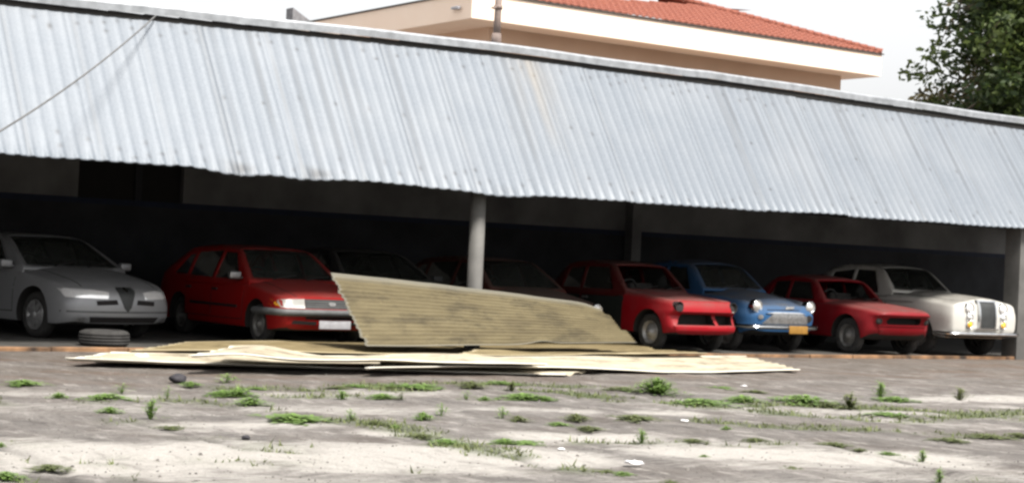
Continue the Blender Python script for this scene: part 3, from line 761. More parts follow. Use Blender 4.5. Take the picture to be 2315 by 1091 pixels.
crack([(320, 955), (360, 965), (540, 1006), (700, 1020)], .07, .6, .3)
crack([(0, 1000), (130, 1050), (180, 1091)], .07, .7, .6)
crack([(650, 950), (820, 947), (1038, 1003), (1115, 1022), (1260, 1060)], .05, .6, .8)
crack([(1000, 1003), (1220, 1000), (1480, 996)], .03, .5, .7)
crack([(1560, 1000), (1866, 1000), (2081, 1050), (2200, 1085)], .05, .5, .5)
crack([(540, 875), (1160, 877), (1600, 915), (1850, 915), (2100, 925), (2315, 945)], .06, .5, 1.0)
crack([(480, 905), (640, 945), (800, 947)], .05, .45, .5)
crack([(200, 1030), (520, 1040), (900, 1062)], .05, .45, .2)
crack([(1500, 940), (1700, 960), (2000, 970), (2315, 985)], .05, .35, .6)
crack([(1380, 900), (1560, 905), (1760, 930), (2000, 945), (2315, 930)], .05, .25, .9)
crack([(700, 868), (1000, 865), (1300, 870)], .05, .25, .8)
rust = np.clip((fbm(A1*.6, A2*2.2, 4, 51)-.52)*4, 0, .5)*np.clip((GY+7)/4, 0, 1)
GZ = h*np.clip((-GY-.1)/1.2, 0, 1)-.004
struct(grid_mesh('ground', gx, gy, np.stack([GX, GY, GZ-.006], -1), MG, dict(wear=wear, dark=dark, moss=moss, rust=rust, soil=soil)))
# the rest of the yard out to the horizon
bm = bmesh.new()
xs = [-900, -16.4, 14.9, 900]; ys = [-900, -15.4, 2.9, 900]
for i in range(3):
    for j in range(3):
        if i == j == 1: continue
        bm.faces.new([bm.verts.new((a, b, -.03)) for a, b in ((xs[i], ys[j]), (xs[i+1], ys[j]), (xs[i+1], ys[j+1]), (xs[i], ys[j+1]))])
struct(link_bm('yard_beyond', bm, MG, smooth=0))

# ---- shed floor and kerb
M['floor'] = plain('oily shed floor', (.04, .038, .034), .85, vary=.5, scale=2.5)  # even dark tone, picked to keep the shed interior dim
M['kerb'] = plain('worn orange kerb paint', (.155, .085, .042), .85, vary=.9, scale=3)
bm = bmesh.new(); box(bm, (-20, .02, -.05), (26, 7.2, .03)); struct(link_bm('floor', bm, M['floor'], smooth=0))
bm = bmesh.new()
for i in range(46):
    x = -20+i; dy = random.uniform(-.015, .015); box(bm, (x+.004, -.10+dy, -.05), (x+.996, .017, .042+random.uniform(-.004, .004)))
bevelled(bm, .008, 1); struct(link_bm('kerb', bm, M['kerb']))

# ---- shed
M['wall_dark'] = plain('dark lower wall paint', (.020, .021, .025), .9, vary=.45, scale=1.5)
M['wall_light'] = plain('grey upper wall paint', (.145, .145, .143), .9, vary=.35, scale=.9)
M['stripe'] = plain('navy stripe', (.007, .012, .032), .8)
M['ceiling'] = plain('sooty ceiling', (.025, .024, .023), .95)
M['post'] = plain('grey painted post', (.095, .093, .088), .75, vary=.22, scale=3)
def zinc():
    m, nt, b = new_mat('weathered zinc sheet')
    st = attr(nt, 'stain'); ru = attr(nt, 'rust'); lap = attr(nt, 'lap')
    n1 = noise(nt, 1.0, 6, mapscale=(9, .7, .7)); n2 = noise(nt, 26, 5, rough=.7, mapscale=(1.6, 1, 1)); n3 = noise(nt, 110, 3)
    c = ramp(nt, n2, [(.25, (.106, .124, .147)), (.5, (.132, .152, .178)), (.75, (.160, .180, .206))])
    nl = noise(nt, .55, 5, rough=.65); c = mix(nt, ramp(nt, nl, [(.42, (0, 0, 0)), (.68, (.8, .8, .8))]), c, (.175, .192, .214))
    c = mix(nt, math_(nt, 'MULTIPLY', n3, .35), c, (.100, .113, .13))
    c = mix(nt, math_(nt, 'MULTIPLY', math_(nt, 'MAXIMUM', math_(nt, 'MULTIPLY_ADD', n1, 2.4, -1.15), 0.0), .14), c, (.085, .095, .108))
    c = mix(nt, st, c, (.035, .035, .037)); c = mix(nt, ru, c, (.17, .148, .118)); c = mix(nt, lap, c, (.085, .094, .106))
    nt.links.new(c, b.inputs['Base Color']); b.inputs['Metallic'].default_value = .12; b.inputs['Roughness'].default_value = .55
    bump(nt, b, n2, .15, .01)
    return m
MZ = zinc()
SHED = thing('open_shed', 'long open-fronted shed with a steep corrugated zinc roof and grey posts', 'shed', (0, 3.5, 0))
def sp(o):  # keep world placement under the shed's base
    o.parent = SHED; o.matrix_parent_inverse = Matrix.Translation((0, -3.5, 0)); return o
YE, YR = -.3, 1.1
eave_z = pchip([(-22, 2.37), (-7.8, 2.363), (-4.3, 2.368), (-.9, 2.312), (.8, 2.33), (4.4, 2.356), (11, 2.385), (26, 2.39)])
ridge_z = pchip([(-22, 4.3), (-7.2, 4.36), (-3, 4.45), (.3, 4.51), (4, 4.50), (8, 4.46), (12.8, 4.41), (26, 4.36)])
pitch = .187; per = 10
rx = np.arange(-20, 20.001, pitch/per); rt_ = np.linspace(0, 1, 84)
TX, TT = np.meshgrid(rx, rt_, indexing='ij')
ez = np.array([eave_z(x) for x in rx])[:, None]; rz_ = np.array([ridge_z(x) for x in rx])[:, None]
ph = (TX/pitch) % 1.0
prof = np.interp(ph, [0, .10, .30, .42, .62, 1.0], [0, .1, 1, 1, .1, 0])*(.0055+.0195*np.exp(-TT/.05))
lap_i = np.floor(TX/(pitch*5)); lapf = (TX/(pitch*5)) % 1.0
sheet_r = np.array([random.random() for _ in range(400)])[(lap_i.astype(int)) % 400]
prof = prof+(sheet_r-.5)*.012+(lapf > .93)*.004
slope = np.array([0, -(4.42-2.36), (YR-YE)]); slope /= np.linalg.norm(slope)  # outward normal (0,-,+)
nrm = slope
PYv = YE+(YR-YE)*TT; PZv = ez+(rz_-ez)*TT
# buckled eave
stain = np.zeros_like(TX)
for px, py, a, w in ((527, 392, .075, .42), (702, 405, .05, .45), (1130, 437, .03, .5)):
    xc = at(px, py, 1, YE).x; k = np.exp(-((TX-xc)/w)**2)*np.exp(-TT/.09)
    PZv = PZv-k*a; PYv = PYv-k*a*.5
    stain = np.maximum(stain, np.exp(-((TX-xc-.12*np.sin(TT*40))/(w*.42))**2)*np.exp(-((TT-.035)/.035)**2)*(.75 if a > .04 else .2))  # the eave dents are coloured darker
wav = (fbm(TX*.8, TT*3, 3, 61)-.5)*.03*np.exp(-TT/.25)
PZv = PZv+wav+(sheet_r-.5)*.02*np.exp(-TT/.05)
# fastener smudges near both ends of the sheets
for tt, pr in ((.055, .35), (.14, .22), (.90, .55), (.96, .3), (.5, .12)):
    cell = np.floor(TX/pitch).astype(int); hsh = ((cell*cell*7919+cell*331+int(tt*1000)*104729) % 997)/997.0
    off = tt+(((cell*31337) % 101)/101-.5)*.07
    stain = np.maximum(stain, (hsh < pr)*(.35+.65*((cell*15485863) % 89)/89.0)*np.exp(-((ph-.30-.25*(((cell*7477) % 53)/53.0))/.17)**2)*np.exp(-((TT-off-.0)/(.008+.012*(((cell*3571) % 61)/61.0)))**2)*.85)
# long run-down streaks below some sheet laps
run = (((lap_i.astype(int)*48271) % 211)/211.0)
lap = (lapf < .06)*(.25+.55*run)*np.clip(.35+1.1*fbm(TX*3, TT*6, 3, 71)-.2, 0, 1)*.8
cell_ = np.floor(TX/pitch).astype(int); hs_ = ((cell_*cell_*5501+cell_*7753) % 883)/883.0; h2_ = ((cell_*3001) % 397)/397.0
lap = np.maximum(lap, (hs_ < .20)*(.30+.5*h2_)*np.exp(-((ph-.75)/.27)**2)*np.clip((TT-(h2_-.5))*4, 0, 1)*np.clip(.5+1.2*fbm(TX*2, TT*5, 3, 77)-.2, 0, 1))
xc = at(1180, 150, 1, YR-.1).x
rust_r = np.exp(-((TX-xc-.25*(1-TT)*0-.12)/(.32+.35*(1-TT)))**2)*np.clip((TT-.25)*1.6, 0, 1)*np.clip(fbm(TX*5, TT*2.0, 4, 81)*2.2-.55, 0, 1)*.55
pos = np.stack([TX, PYv+nrm[1]*prof, PZv+nrm[2]*prof], -1)
o = grid_mesh('roof_sheet', rx, rt_, pos, MZ, dict(stain=stain, rust=rust_r, lap=lap)); sp(o)
mo = o.modifiers.new('thickness', 'SOLIDIFY'); mo.thickness = .006; mo.offset = -1
# ridge flashing
M['flash'] = plain('grey ridge flashing', (.27, .285, .305), .5, .3, vary=.25, scale=6)
cx = np.arange(-20, 20.01, .5); bmf = bmesh.new()
cs = [(-.075, -.012), (-.08, .085), (-.06, .115), (.3, .14), (.3, .06), (.0, .03)]
jog = lambda x: .022 if x > 4.28 else 0
rg = [[bmf.verts.new((x, YR+a, ridge_z(x)+b+.055+jog(x)+.006*math.sin(x*2.1))) for a, b in cs] for x in cx]
for a, b in zip(rg, rg[1:]):
    for k in range(len(cs)): bmf.faces.new((a[k], b[k], b[(k+1) % len(cs)], a[(k+1) % len(cs)]))
bmesh.ops.recalc_face_normals(bmf, faces=bmf.faces)
sp(link_bm('ridge_cap', bmf, M['flash'], smooth=25))
bm = bmesh.new()
for k in range(80):
    x0 = -20+k*.5; box(bm, (x0, YR-.035, ridge_z(x0+.25)-.03), (x0+.4995, YR+.03, ridge_z(x0+.25)+.045+jog(x0+.3)))
sp(link_bm('ridge_gap', bm, M['under'], smooth=0))  # solid dark strip: the shadow line under the cap, put in as colour
bm = bmesh.new(); box(bm, (-19.9, YR+.05, 4.18), (19.9, 7.15, 4.30)); sp(link_bm('roof_deck', bm, M['flash'], smooth=0))
bm = bmesh.new(); box(bm, (-19.9, .05, 2.72), (19.9, 6.98, 2.80)); sp(link_bm('ceiling', bm, M['ceiling'], smooth=0))  # unseen ceiling, added low and dark to dim the shed interior
bm = bmesh.new(); box(bm, (-19.9, .0, 2.46), (19.9, .047, 2.62)); sp(link_bm('beam', bm, M['wall_light'], smooth=0))
# back wall: dark lower part, navy stripe, grey upper part with a dark opening
def band_z(px, py): return at(px, py, 1, 7.0)
zb_ = 2.11
bm = bmesh.new(); box(bm, (-20, 7.0, -.05), (30, 7.2, zb_-.10)); sp(link_bm('back_wall', bm, M['wall_dark'], smooth=0))
bm = bmesh.new(); box(bm, (-20, 6.994, zb_-.10), (30, 7.19, zb_)); sp(link_bm('wall_stripe', bm, M['stripe'], smooth=0))
xa, xb = at(178, 400, 1, 7.0).x, at(415, 420, 1, 7.0).x
bm = bmesh.new(); box(bm, (-20, 7.0, zb_), (xa, 7.2, 4.17)); box(bm, (xb, 7.0, zb_), (30, 7.2, 4.17)); box(bm, (xa, 7.0, 2.78), (xb, 7.2, 4.17)); sp(link_bm('upper_wall', bm, M['wall_light'], smooth=0))
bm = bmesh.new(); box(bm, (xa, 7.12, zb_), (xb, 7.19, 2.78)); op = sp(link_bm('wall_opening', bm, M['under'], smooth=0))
bm = bmesh.new(); box(bm, ((xa*.42+xb*.58)-.06, 7.06, zb_), ((xa*.42+xb*.58)+.06, 7.12, 2.78)); sp(link_bm('opening_bar', bm, M['wall_dark'], smooth=0))
# posts
def post(x, y, r, ztop, name='post'):
    bm = bmesh.new(); lathe(bm, [(-.05, r*1.05), (.3, r*1.02), (ztop, r), (ztop+.001, 0)], (x, y, 0), (0, 0, 1), 28)
    return sp(link_bm(name, bm, M['post']))
post(-.70, 0.02, .112, 2.52); post(-12.7, 0.02, .112, 2.52)
bm = bmesh.new(); box(bm, (11.22, -.13, -.05), (11.60, .22, 2.51)); bevelled(bm, .015); sp(link_bm('end_post', bm, M['post']))
pi_ = at(1432, 545, 1, 6.85)
bm = bmesh.new(); box(bm, (pi_.x-.12, 6.75, -.0), (pi_.x+.12, 6.985, 2.71)); sp(link_bm('wall_pier', bm, M['wall_light'], smooth=0))
# end wall closing the left end of the shed, far outside the frame
bm = bmesh.new(); box(bm, (-20.2, .0, -.05), (-20.01, 7.2, 4.17)); sp(link_bm('end_wall', bm, M['wall_dark'], smooth=0))

# ---- fallen roof sheets
def sheet_mat(name, cols, streak=3.0):
    m, nt, b = new_mat(name)
    n1 = noise(nt, 2.2, 6, rough=.65, mapscale=(.5, 2.5, 2.5)); n2 = noise(nt, 30, 4, rough=.7)
    c = ramp(nt, n1, [(.3, cols[0]), (.5, cols[1]), (.72, cols[2])])
    c = mix(nt, math_(nt, 'MULTIPLY', n2, .4), c, tuple(x*.55 for x in cols[0]))
    ns_ = noise(nt, 1.4, 7, rough=.72, mapscale=(1, 2, 2)); c = mix(nt, ramp(nt, ns_, [(.50, (0, 0, 0)), (.64, (.75, .75, .75))]), c, tuple(x*.5 for x in cols[0]))
    nd_ = noise(nt, 9, 3, rough=.5); c = mix(nt, ramp(nt, nd_, [(.70, (0, 0, 0)), (.75, (.35, .35, .35))]), c, tuple(min(1, x*1.5) for x in cols[2]))
    e = attr(nt, 'edge'); c = mix(nt, e, c, cols[3])
    nt.links.new(c, b.inputs['Base Color']); b.inputs['Roughness'].default_value = .7; b.inputs['Specular IOR Level'].default_value = .3
    bump(nt, b, n2, .2, .006); return m
MS1 = sheet_mat('mossy fibreglass sheet', [(.070, .055, .027), (.108, .087, .044), (.142, .117, .063), (.16, .155, .13)])
MS2 = sheet_mat('pale cream sheet', [(.235, .20, .14), (.375, .332, .25), (.50, .455, .36), (.86, .83, .73)])
MS3 = sheet_mat('tan sheet', [(.13, .098, .048), (.18, .143, .075), (.225, .18, .10), (.42, .36, .24)])
def rib_sheet(name, label, mat, P00, P10, P11, P01, nrib, amp, nu=60, lift=None, edges=True, group='fallen roof sheets in front of the shed', sag=None, top_edge=0.0, rough_left=True):
    """P00-P10 front edge along the ribs, P01-P11 back edge"""
    us = np.linspace(0, 1, nu); vs = np.linspace(0, 1, nrib*8+1)
    U, V = np.meshgrid(us, vs, indexing='ij')
    P = [np.array(p)[None, None, :] for p in (P00, P10, P11, P01)]
    u_, v_ = U[..., None], V[..., None]
    if rough_left:  # torn, stepped ends
        k = np.floor(V*nrib); e = (np.sin(k*12.9898)*43758.5453) % 1.0
        du = (1-U)**6*(e-.5)*.009+U**6*(((k*7.13+.3) % 1.0)-.5)*.02
        u_ = np.clip(U+du, -.02, 1.02)[..., None]
    B = P[0]*(1-u_)*(1-v_)+P[1]*u_*(1-v_)+P[2]*u_*v_+P[3]*(1-u_)*v_
    eu = np.array(P10, float)-np.array(P00, float); ev = np.array(P01, float)-np.array(P00, float)
    n = np.cross(eu, ev); n = n/np.linalg.norm(n); n = n if n[2] > 0 else -n
    pr = np.abs(((V*nrib) % 1.0)-.5)*2; pr = np.clip((pr-.35)/.3, 0, 1)*amp
    B = B+n[None, None, :]*(pr+(fbm(U*4, V*3, 3, nrib)-.5)*.04)[..., None]
    if lift is not None: B[..., 2] += lift(U, V)
    ed = np.zeros_like(U)
    if edges: ed = np.maximum(np.clip(1-V/.035, 0, 1), np.clip(1-(1-V)/(.03+top_edge), 0, 1)*.8); ed = np.maximum(ed, np.clip(1-U/.008, 0, 1))  # pale edges; on flat sheets the upturned-edge highlight is put into the colour
    o = grid_mesh(name, us, vs, B, mat, dict(edge=ed), solid=.008)
    base = B.reshape(-1, 3).mean(0)
    tag(o, label, 'roof sheet', group)
    return o
bl = at(830, 785, 1, -1.2); br = at(1440, 776, 1, -1.15); tl = at(745, 618, 0, bl.x); tr = at(1358, 691, 0, br.x-.12)
def liftT(U, V): return .02*np.sin(U*3.1)*V+.035*np.exp(-((U-.62)/.05)**2)*np.clip(1-V*6, 0, 1)-.05*np.exp(-((1-U)/.05)**2)*V
rib_sheet('roof_panel', 'large mossy ribbed roof sheet leaning back against the grey post', MS1, bl, br, tr, tl, 17, .019, 90, liftT, top_edge=.07)
g = lambda px, py, z=.03: at(px, py, 2, z)
# sheets lying flat, one over the other
def wavy(a, f, p=0): return lambda U, V: a*(np.sin(U*f+p)*.5+.5)*(.4+.6*np.abs(V-.5)*2)
rib_sheet('roof_panel', 'tan sheet lying flat under the foot of the leaning sheet', MS3, g(300, 799, .06), g(1500, 806, .06), g(1445, 779, .06), g(420, 778, .06), 9, .02, 70, wavy(.03, 9))
rib_sheet('roof_panel', 'long pale sheet at the front of the pile with a white front edge', MS2, g(152, 821, .012), g(1280, 850, .012), g(1500, 812, .02), g(250, 806, .02), 10, .026, 80, lambda U, V: .018*np.clip(1-V*3, 0, 1)*(.5+.5*np.sin(U*5+1))+.03*np.sin(U*11)*np.exp(-((V-.6)/.3)**2)+.02*(1-U)**8)
rib_sheet('roof_panel', 'bright cream sheet at the right end of the pile, tapering to a tip', MS2, g(830, 835, .08), g(1812, 838, .02), g(1690, 806, .03), g(880, 812, .09), 7, .022, 70, lambda U, V: .035*np.sin(U*7)*(1-V)-.03*U**3*(1-V))
rib_sheet('roof_panel', 'narrow buckled cream sheet across the middle of the pile', MS2, g(430, 812, .14), g(1240, 827, .14), g(1180, 811, .14), g(520, 797, .14), 4, .025, 60, lambda U, V: .06*np.exp(-((U-.12)/.1)**2)+.03*np.sin(U*8+2)*V)
rib_sheet('roof_panel', 'narrow tan sheet along the back right of the pile', MS3, g(1040, 806, .10), g(1600, 803, .08), g(1500, 794, .06), g(1080, 793, .10), 4, .02, 40, wavy(.02, 7, 2))
# small white scrap on the pile
def scrap(name, label, cat, px, py, z, w, hgt, mat, seed):
    r = random.Random(seed); bm = bmesh.new(); p = at(px, py, 2, z)
    N = 11; ring = []
    for k in range(N):
        a = 2*math.pi*k/N; q = .75+.35*r.random()
        ring.append((math.cos(a)*w/2*q, math.sin(a)*w/2*.8*q))
    v2, tris = cdt(ring, (), w/5)
    vs = [bm.verts.new((a, b, hgt*(.3+.9*r.random())*(1-.5*math.hypot(a, b)/(w/2)))) for a, b in v2]
    for t in tris: bm.faces.new([vs[i] for i in t])
    for f in bm.faces: f.normal_update()
    o = link_bm(name, bm, mat, smooth=20); s = o.modifiers.new('thickness', 'SOLIDIFY'); s.thickness = .006
    o.location = p; o.rotation_euler = (0, 0, -.5); return tag(o, label, cat)
M['paper'] = plain('dirty white paper', (.78, .78, .80), .8, vary=.1)
scrap('paper_scrap', 'white crumpled paper lying on the yard near the bottom edge', 'litter', 1433, 1050, .01, .14, .05, M['paper'], 1)
scrap('paper_scrap', 'small white paper scrap beside the weeds below the blue car', 'litter', 1548, 951, .01, .07, .02, M['paper'], 2)
scrap('paper_scrap', 'tiny white paper scrap on the gravel left of the big crumpled paper', 'litter', 1268, 1015, .01, .065, .015, M['paper'], 3)
scrap('paper_scrap', 'white paper scrap at the left end of the sheet pile', 'litter', 322, 806, .10, .18, .04, M['paper'], 4)
scrap('paper_scrap', 'thin white scrap on the gravel just right of the sheet pile tip', 'litter', 1682, 872, .01, .085, .015, M['paper'], 5)
def stone(name, label, px, py, rx_, ry_, rz, mat, seed):
    bm = bmesh.new(); bmesh.ops.create_icosphere(bm, subdivisions=3, radius=1); r = random.Random(seed); o3 = [r.random()*9 for _ in range(3)]
    for v in bm.verts:
        k = 1+.16*math.sin(v.co.x*2.3+o3[0])+.12*math.sin(v.co.y*3.1+o3[1])+.1*math.sin(v.co.z*4+o3[2]+v.co.x*3)
        v.co = Vector((v.co.x*rx_*k, v.co.y*ry_*k, max(v.co.z*rz*k+rz*.75, 0)))
    o = link_bm(name, bm, mat, smooth=60); o.location = at(px, py, 2, -.008); return tag(o, label, 'stone')
M['lump'] = plain('black lump', (.022, .02, .025), .8, vary=.5, scale=12)
stone('stone', 'black rounded lump lying on the yard below the left end of the sheet pile', 404, 864, .095, .07, .05, M['lump'], 3)
stone('stone', 'small dark stone on the pale concrete left of the centre crack', 555, 992, .03, .024, .018, M['lump'], 5)

# ---- loose tyre lying on its side on the kerb
p = at(235, 783, 1, .52)
tp = at(235, 770, 1, .50); tx = tp.x
ty = thing('loose_tyre', 'dusty black tyre lying flat in front of the silver saloon', 'tyre', (tx, .50, .03))
bm = bmesh.new(); lathe(bm, [(.0, .17), (.0, .25), (.015, .295), (.035, .316), (.055, .322), (.058, .312), (.066, .312), (.069, .323), (.094, .324), (.097, .313), (.105, .313), (.108, .324), (.133, .323), (.136, .312), (.144, .312), (.147, .322), (.167, .316), (.188, .295), (.203, .25), (.20, .17), (.17, .165), (.15, .25), (.05, .25), (.03, .165), (.0, .17)], (0, 0, 0), (0, 0, 1), 48)
link_bm('tread', bm, M['rubber_dusty'], ty, 50)
bm = bmesh.new(); lathe(bm, [(.196, .205), (.203, .20), (.203, .18), (.197, .175)], (0, 0, 0), (0, 0, 1), 40)
link_bm('bead', bm, M['rubber'], ty, 50)

# ---- building behind
DB = 45
d0 = fwd*FPX+camR*(1066-PW/2)-camU*(39-PH/2); P0 = CAM+d0*(DB/d0.dot(fwd)) 
BX0, BY0, BZ0 = P0.x, P0.y, 7.67; BZ1 = 8.35
BX1 = 25.45; BY1 = 26.9
def stucco(name, a, b_):
    m, nt, b = new_mat(name)
    n = noise(nt, .8, 5); n2 = noise(nt, 30, 3)
    nt.links.new(mix(nt, math_(nt, 'MULTIPLY', n2, .2), ramp(nt, n, [(.3, a), (.7, b_)]), tuple(x*.8 for x in a)), b.inputs['Base Color'])
    b.inputs['Roughness'].default_value = .9; return m
M['fascia'] = stucco('pale pink render', (.88, .70, .565), (.92, .76, .63)); M['bwall'] = stucco('tan render wall', (.60, .42, .30), (.68, .49, .36))
M['gutter'] = plain('dark gutter edge', (.06, .05, .045), .6)
def tile_mat():
    m, nt, b = new_mat('red clay tiles')
    n = noise(nt, 14, 4); n2 = noise(nt, 2, 4)
    c = ramp(nt, n, [(.3, (.15, .042, .026)), (.5, (.22, .066, .040)), (.7, (.29, .10, .062))])
    nt.links.new(mix(nt, math_(nt, 'MULTIPLY', n2, .35), c, (.14, .042, .028)), b.inputs['Base Color']); b.inputs['Roughness'].default_value = .85
    return m
M['tile'] = tile_mat()
BLD = thing('tiled_house', 'pink rendered house with deep white eaves and a red tiled hip roof behind the shed', 'house', ((BX0+BX1)/2, (BY0+BY1)/2, 0))
def bp(o): o.parent = BLD; o.matrix_parent_inverse = Matrix.Translation(-Vector(BLD.location)); return o
OV = .95
bm = bmesh.new(); box(bm, (BX0+OV+.25, BY0+OV, -.03), (BX1-.78, BY1-OV, BZ0+.0)); bp(link_bm('wall', bm, M['bwall'], smooth=0))
bm = bmesh.new(); box(bm, (BX0, BY0, BZ0), (BX1, BY1, BZ1)); bevelled(bm, .012, 1); bp(link_bm('fascia', bm, M['fascia'], smooth=0))
bm = bmesh.new()
e = .05
for lo, hi in (((BX0-e, BY0-e, BZ1+.002), (BX1+e, BY0+.1, BZ1+.035)), ((BX0-e, BY0+.102, BZ1+.002), (BX0+.1, BY1+e, BZ1+.035)), ((BX1-.1, BY0+.102, BZ1+.002), (BX1+e, BY1+e, BZ1+.035))): box(bm, lo, hi)
bp(link_bm('gutter', bm, M['gutter'], smooth=0))
# hip roof with real tile relief
SL = .345; SLL = .12; half = (BY1-BY0)/2; zR = BZ1+.03
def slope_face(axis):
    out = bmesh.new(); per_, rows_ = .24, .36
    Ln = (BX1-BX0) if axis == 'F' else (BY1-BY0)
    n = int(Ln/(per_/6)); m = int(half/rows_)
    for r in range(m+1):
        d_0, d_1 = r*rows_, min((r+1)*rows_+.03, half)
        if d_0 >= half: break
        prev = None
        for i in range(n+1):
            a = Ln*i/n
            hgt = .035*abs(math.sin(math.pi*a/per_))
            def pt(dd, ext):
                aa = min(max(a, dd*(SL/SLL if axis == 'F' else 1)), Ln-dd)
                q = (BX0+aa, BY0+dd) if axis == 'F' else ((BX0+dd, BY1-aa) if axis == 'L' else (BX1-dd, BY0+aa))
                return Vector((q[0], q[1], zR+dd*SL+hgt+ext))
            cur = (pt(d_0, .045), pt(d_1, .0), pt(d_0, .0))
            if prev and (cur[0]-prev[0]).length+(cur[1]-prev[1]).length > 1e-4:
                vs = [out.verts.new(p) for p in (prev[0], cur[0], cur[1], prev[1])]
                out.faces.new(vs)
                vs2 = [out.verts.new(p) for p in (prev[2], cur[2], cur[0], prev[0])]; out.faces.new(vs2)
            prev = cur
    bmesh.ops.remove_doubles(out, verts=out.verts, dist=.0005)
    bmesh.ops.dissolve_degenerate(out, edges=out.edges, dist=.0005)
    return out
for ax in 'FR': bp(link_bm('roof', slope_face(ax), M['tile'], smooth=60))
bm = bmesh.new(); kx = SL/SLL
bm.faces.new([bm.verts.new(q) for q in ((BX0, BY0, zR), (BX0+half*kx, BY0+half, zR+half*SL), (BX0, BY1, zR))]); bp(link_bm('roof', bm, M['tile'], smooth=0))
for a, b_ in (((BX1, BY0), -1),):
    bm = bmesh.new(); N = 30
    for k in range(N):
        d1 = half*k/N; d2 = half*(k+1.12)/N
        tube(bm, [(a[0]+b_*d1, a[1]+d1, zR+d1*SL+.05), (a[0]+b_*d2, a[1]+d2, zR+d2*SL+.05)], [.12, .09], 10)
    bp(link_bm('ridge_tiles', bm, M['tile'], smooth=40))
bm = bmesh.new(); q = at(1032, 18, 0, BX0)
box(bm, (BX0-.10, q.y-.22, q.z-.05), (BX0-.002, q.y+.12, q.z+.02)); box(bm, (BX0-.12, q.y-.28, q.z-.07), (BX0-.05, q.y-.16, q.z-.0)); bevelled(bm, .01, 1); bp(link_bm('wall_lamp', bm, M['plate_white']))
# small neighbouring roof to the left of it
q0 = at(658, 50, 1, 34); q1 = at(720, 45, 1, 34); q2 = at(659, 18, 1, 34)
M['slate'] = plain('grey roof edge', (.16, .16, .17), .8)
NB = thing('neighbour_house', 'far pale house showing only a small dark gable tip left of the tiled house', 'house', (q0.x+3, 37, 0))
def np_(o): o.parent = NB; o.matrix_parent_inverse = Matrix.Translation(-Vector(NB.location)); return o
bm = bmesh.new(); box(bm, (q0.x, 34, -.03), (q0.x+7, 34.5, q0.z-.1)); np_(link_bm('wall', bm, M['fascia'], smooth=0))
bm = bmesh.new()
A = [(q0.x, 33.9, q0.z-.098), (q1.x, 33.9, q0.z-.098), (q0.x, 33.9, q2.z)]
vf = [bm.verts.new(p) for p in A]; vb = [bm.verts.new((p[0], 34.4, p[2])) for p in A]
bm.faces.new(vf); bm.faces.new(vb[::-1])
for i in range(3): bm.faces.new((vf[i], vb[i], vb[(i+1) % 3], vf[(i+1) % 3]))
bmesh.ops.recalc_face_normals(bm, faces=bm.faces); np_(link_bm('roof', bm, M['slate'], smooth=0))

# ---- pole standing on the ridge, and the cable
M['pole'] = plain('rusty grey pole', (.17, .13, .115), .75, vary=.45, scale=5)
b0 = at(1121, 108, 1, 1.28); t0 = at(1131, -60, 1, 1.28)
PO = thing('roof_pole', 'rusty grey pole standing on the shed ridge in front of the house', 'pole', b0)
bm = bmesh.new(); tube(bm, [(0, 0, -.02), t0-b0], [.058, .05], 14); link_bm('pole_tube', bm, M['pole'], PO)
bm = bmesh.new(); box(bm, (-.12, -.12, -.035), (.12, .12, .02)); bevelled(bm, .01); tube(bm, [(0, 0, .02), (0.003, 0, .22)], [.085, .07], 14); link_bm('base_plate', bm, M['pole'], PO)
k = (t0-b0)*(92/170); bm = bmesh.new(); tube(bm, [k+Vector((-.15, -.05, -.03)), k+Vector((.02, 0, .0))], .018, 8); tube(bm, [k+Vector((-.0, 0, -.03)), k+Vector((0.0, 0, .03))], .068, 14); link_bm('bracket', bm, M['pole'], PO)
a = at(352, 36, 1, YR-.08); b_ = CAM+(fwd*FPX+camR*(-160-PW/2)-camU*(385-PH/2)).normalized()*17
pts = []
for i in range(41):
    t = i/40; q = a.lerp(b_, t); q.z -= .22*4*t*(1-t)*.6; pts.append(q)
bm = bmesh.new(); tube(bm, pts, .011, 6); M['cable'] = plain('grey cable', (.10, .10, .10), .7)
tag(link_bm('overhead_cable', bm, M['cable']), 'thin grey cable running down to the left from the shed ridge', 'cable')

# ---- tree at the right
def leaf_mat(name, cols):
    m, nt, b = new_mat(name)
    oi = attr(nt, 'tint')
    c = ramp(nt, oi, [(0, cols[0]), (.5, cols[1]), (1, cols[2])])
    nt.links.new(c, b.inputs['Base Color']); b.inputs['Roughness'].default_value = .55; b.inputs['Specular IOR Level'].default_value = .35
    tr = nt.nodes.new('ShaderNodeBsdfTranslucent'); nt.links.new(c, tr.inputs[0]); mx = nt.nodes.new('ShaderNodeMixShader'); mx.inputs[0].default_value = .3
    out = nt.nodes['Material Output']; nt.links.new(b.outputs[0], mx.inputs[1]); nt.links.new(tr.outputs[0], mx.inputs[2]); nt.links.new(mx.outputs[0], out.inputs[0])
    return m
M['leaf'] = leaf_mat('tree leaves', [(.018, .035, .012), (.05, .075, .02), (.10, .13, .03)])
M['leaf_brown'] = leaf_mat('olive brown leaves', [(.04, .035, .015), (.09, .075, .03), (.14, .115, .045)])
M['bark'] = plain('bark', (.10, .075, .055), .95, vary=.4, scale=8)
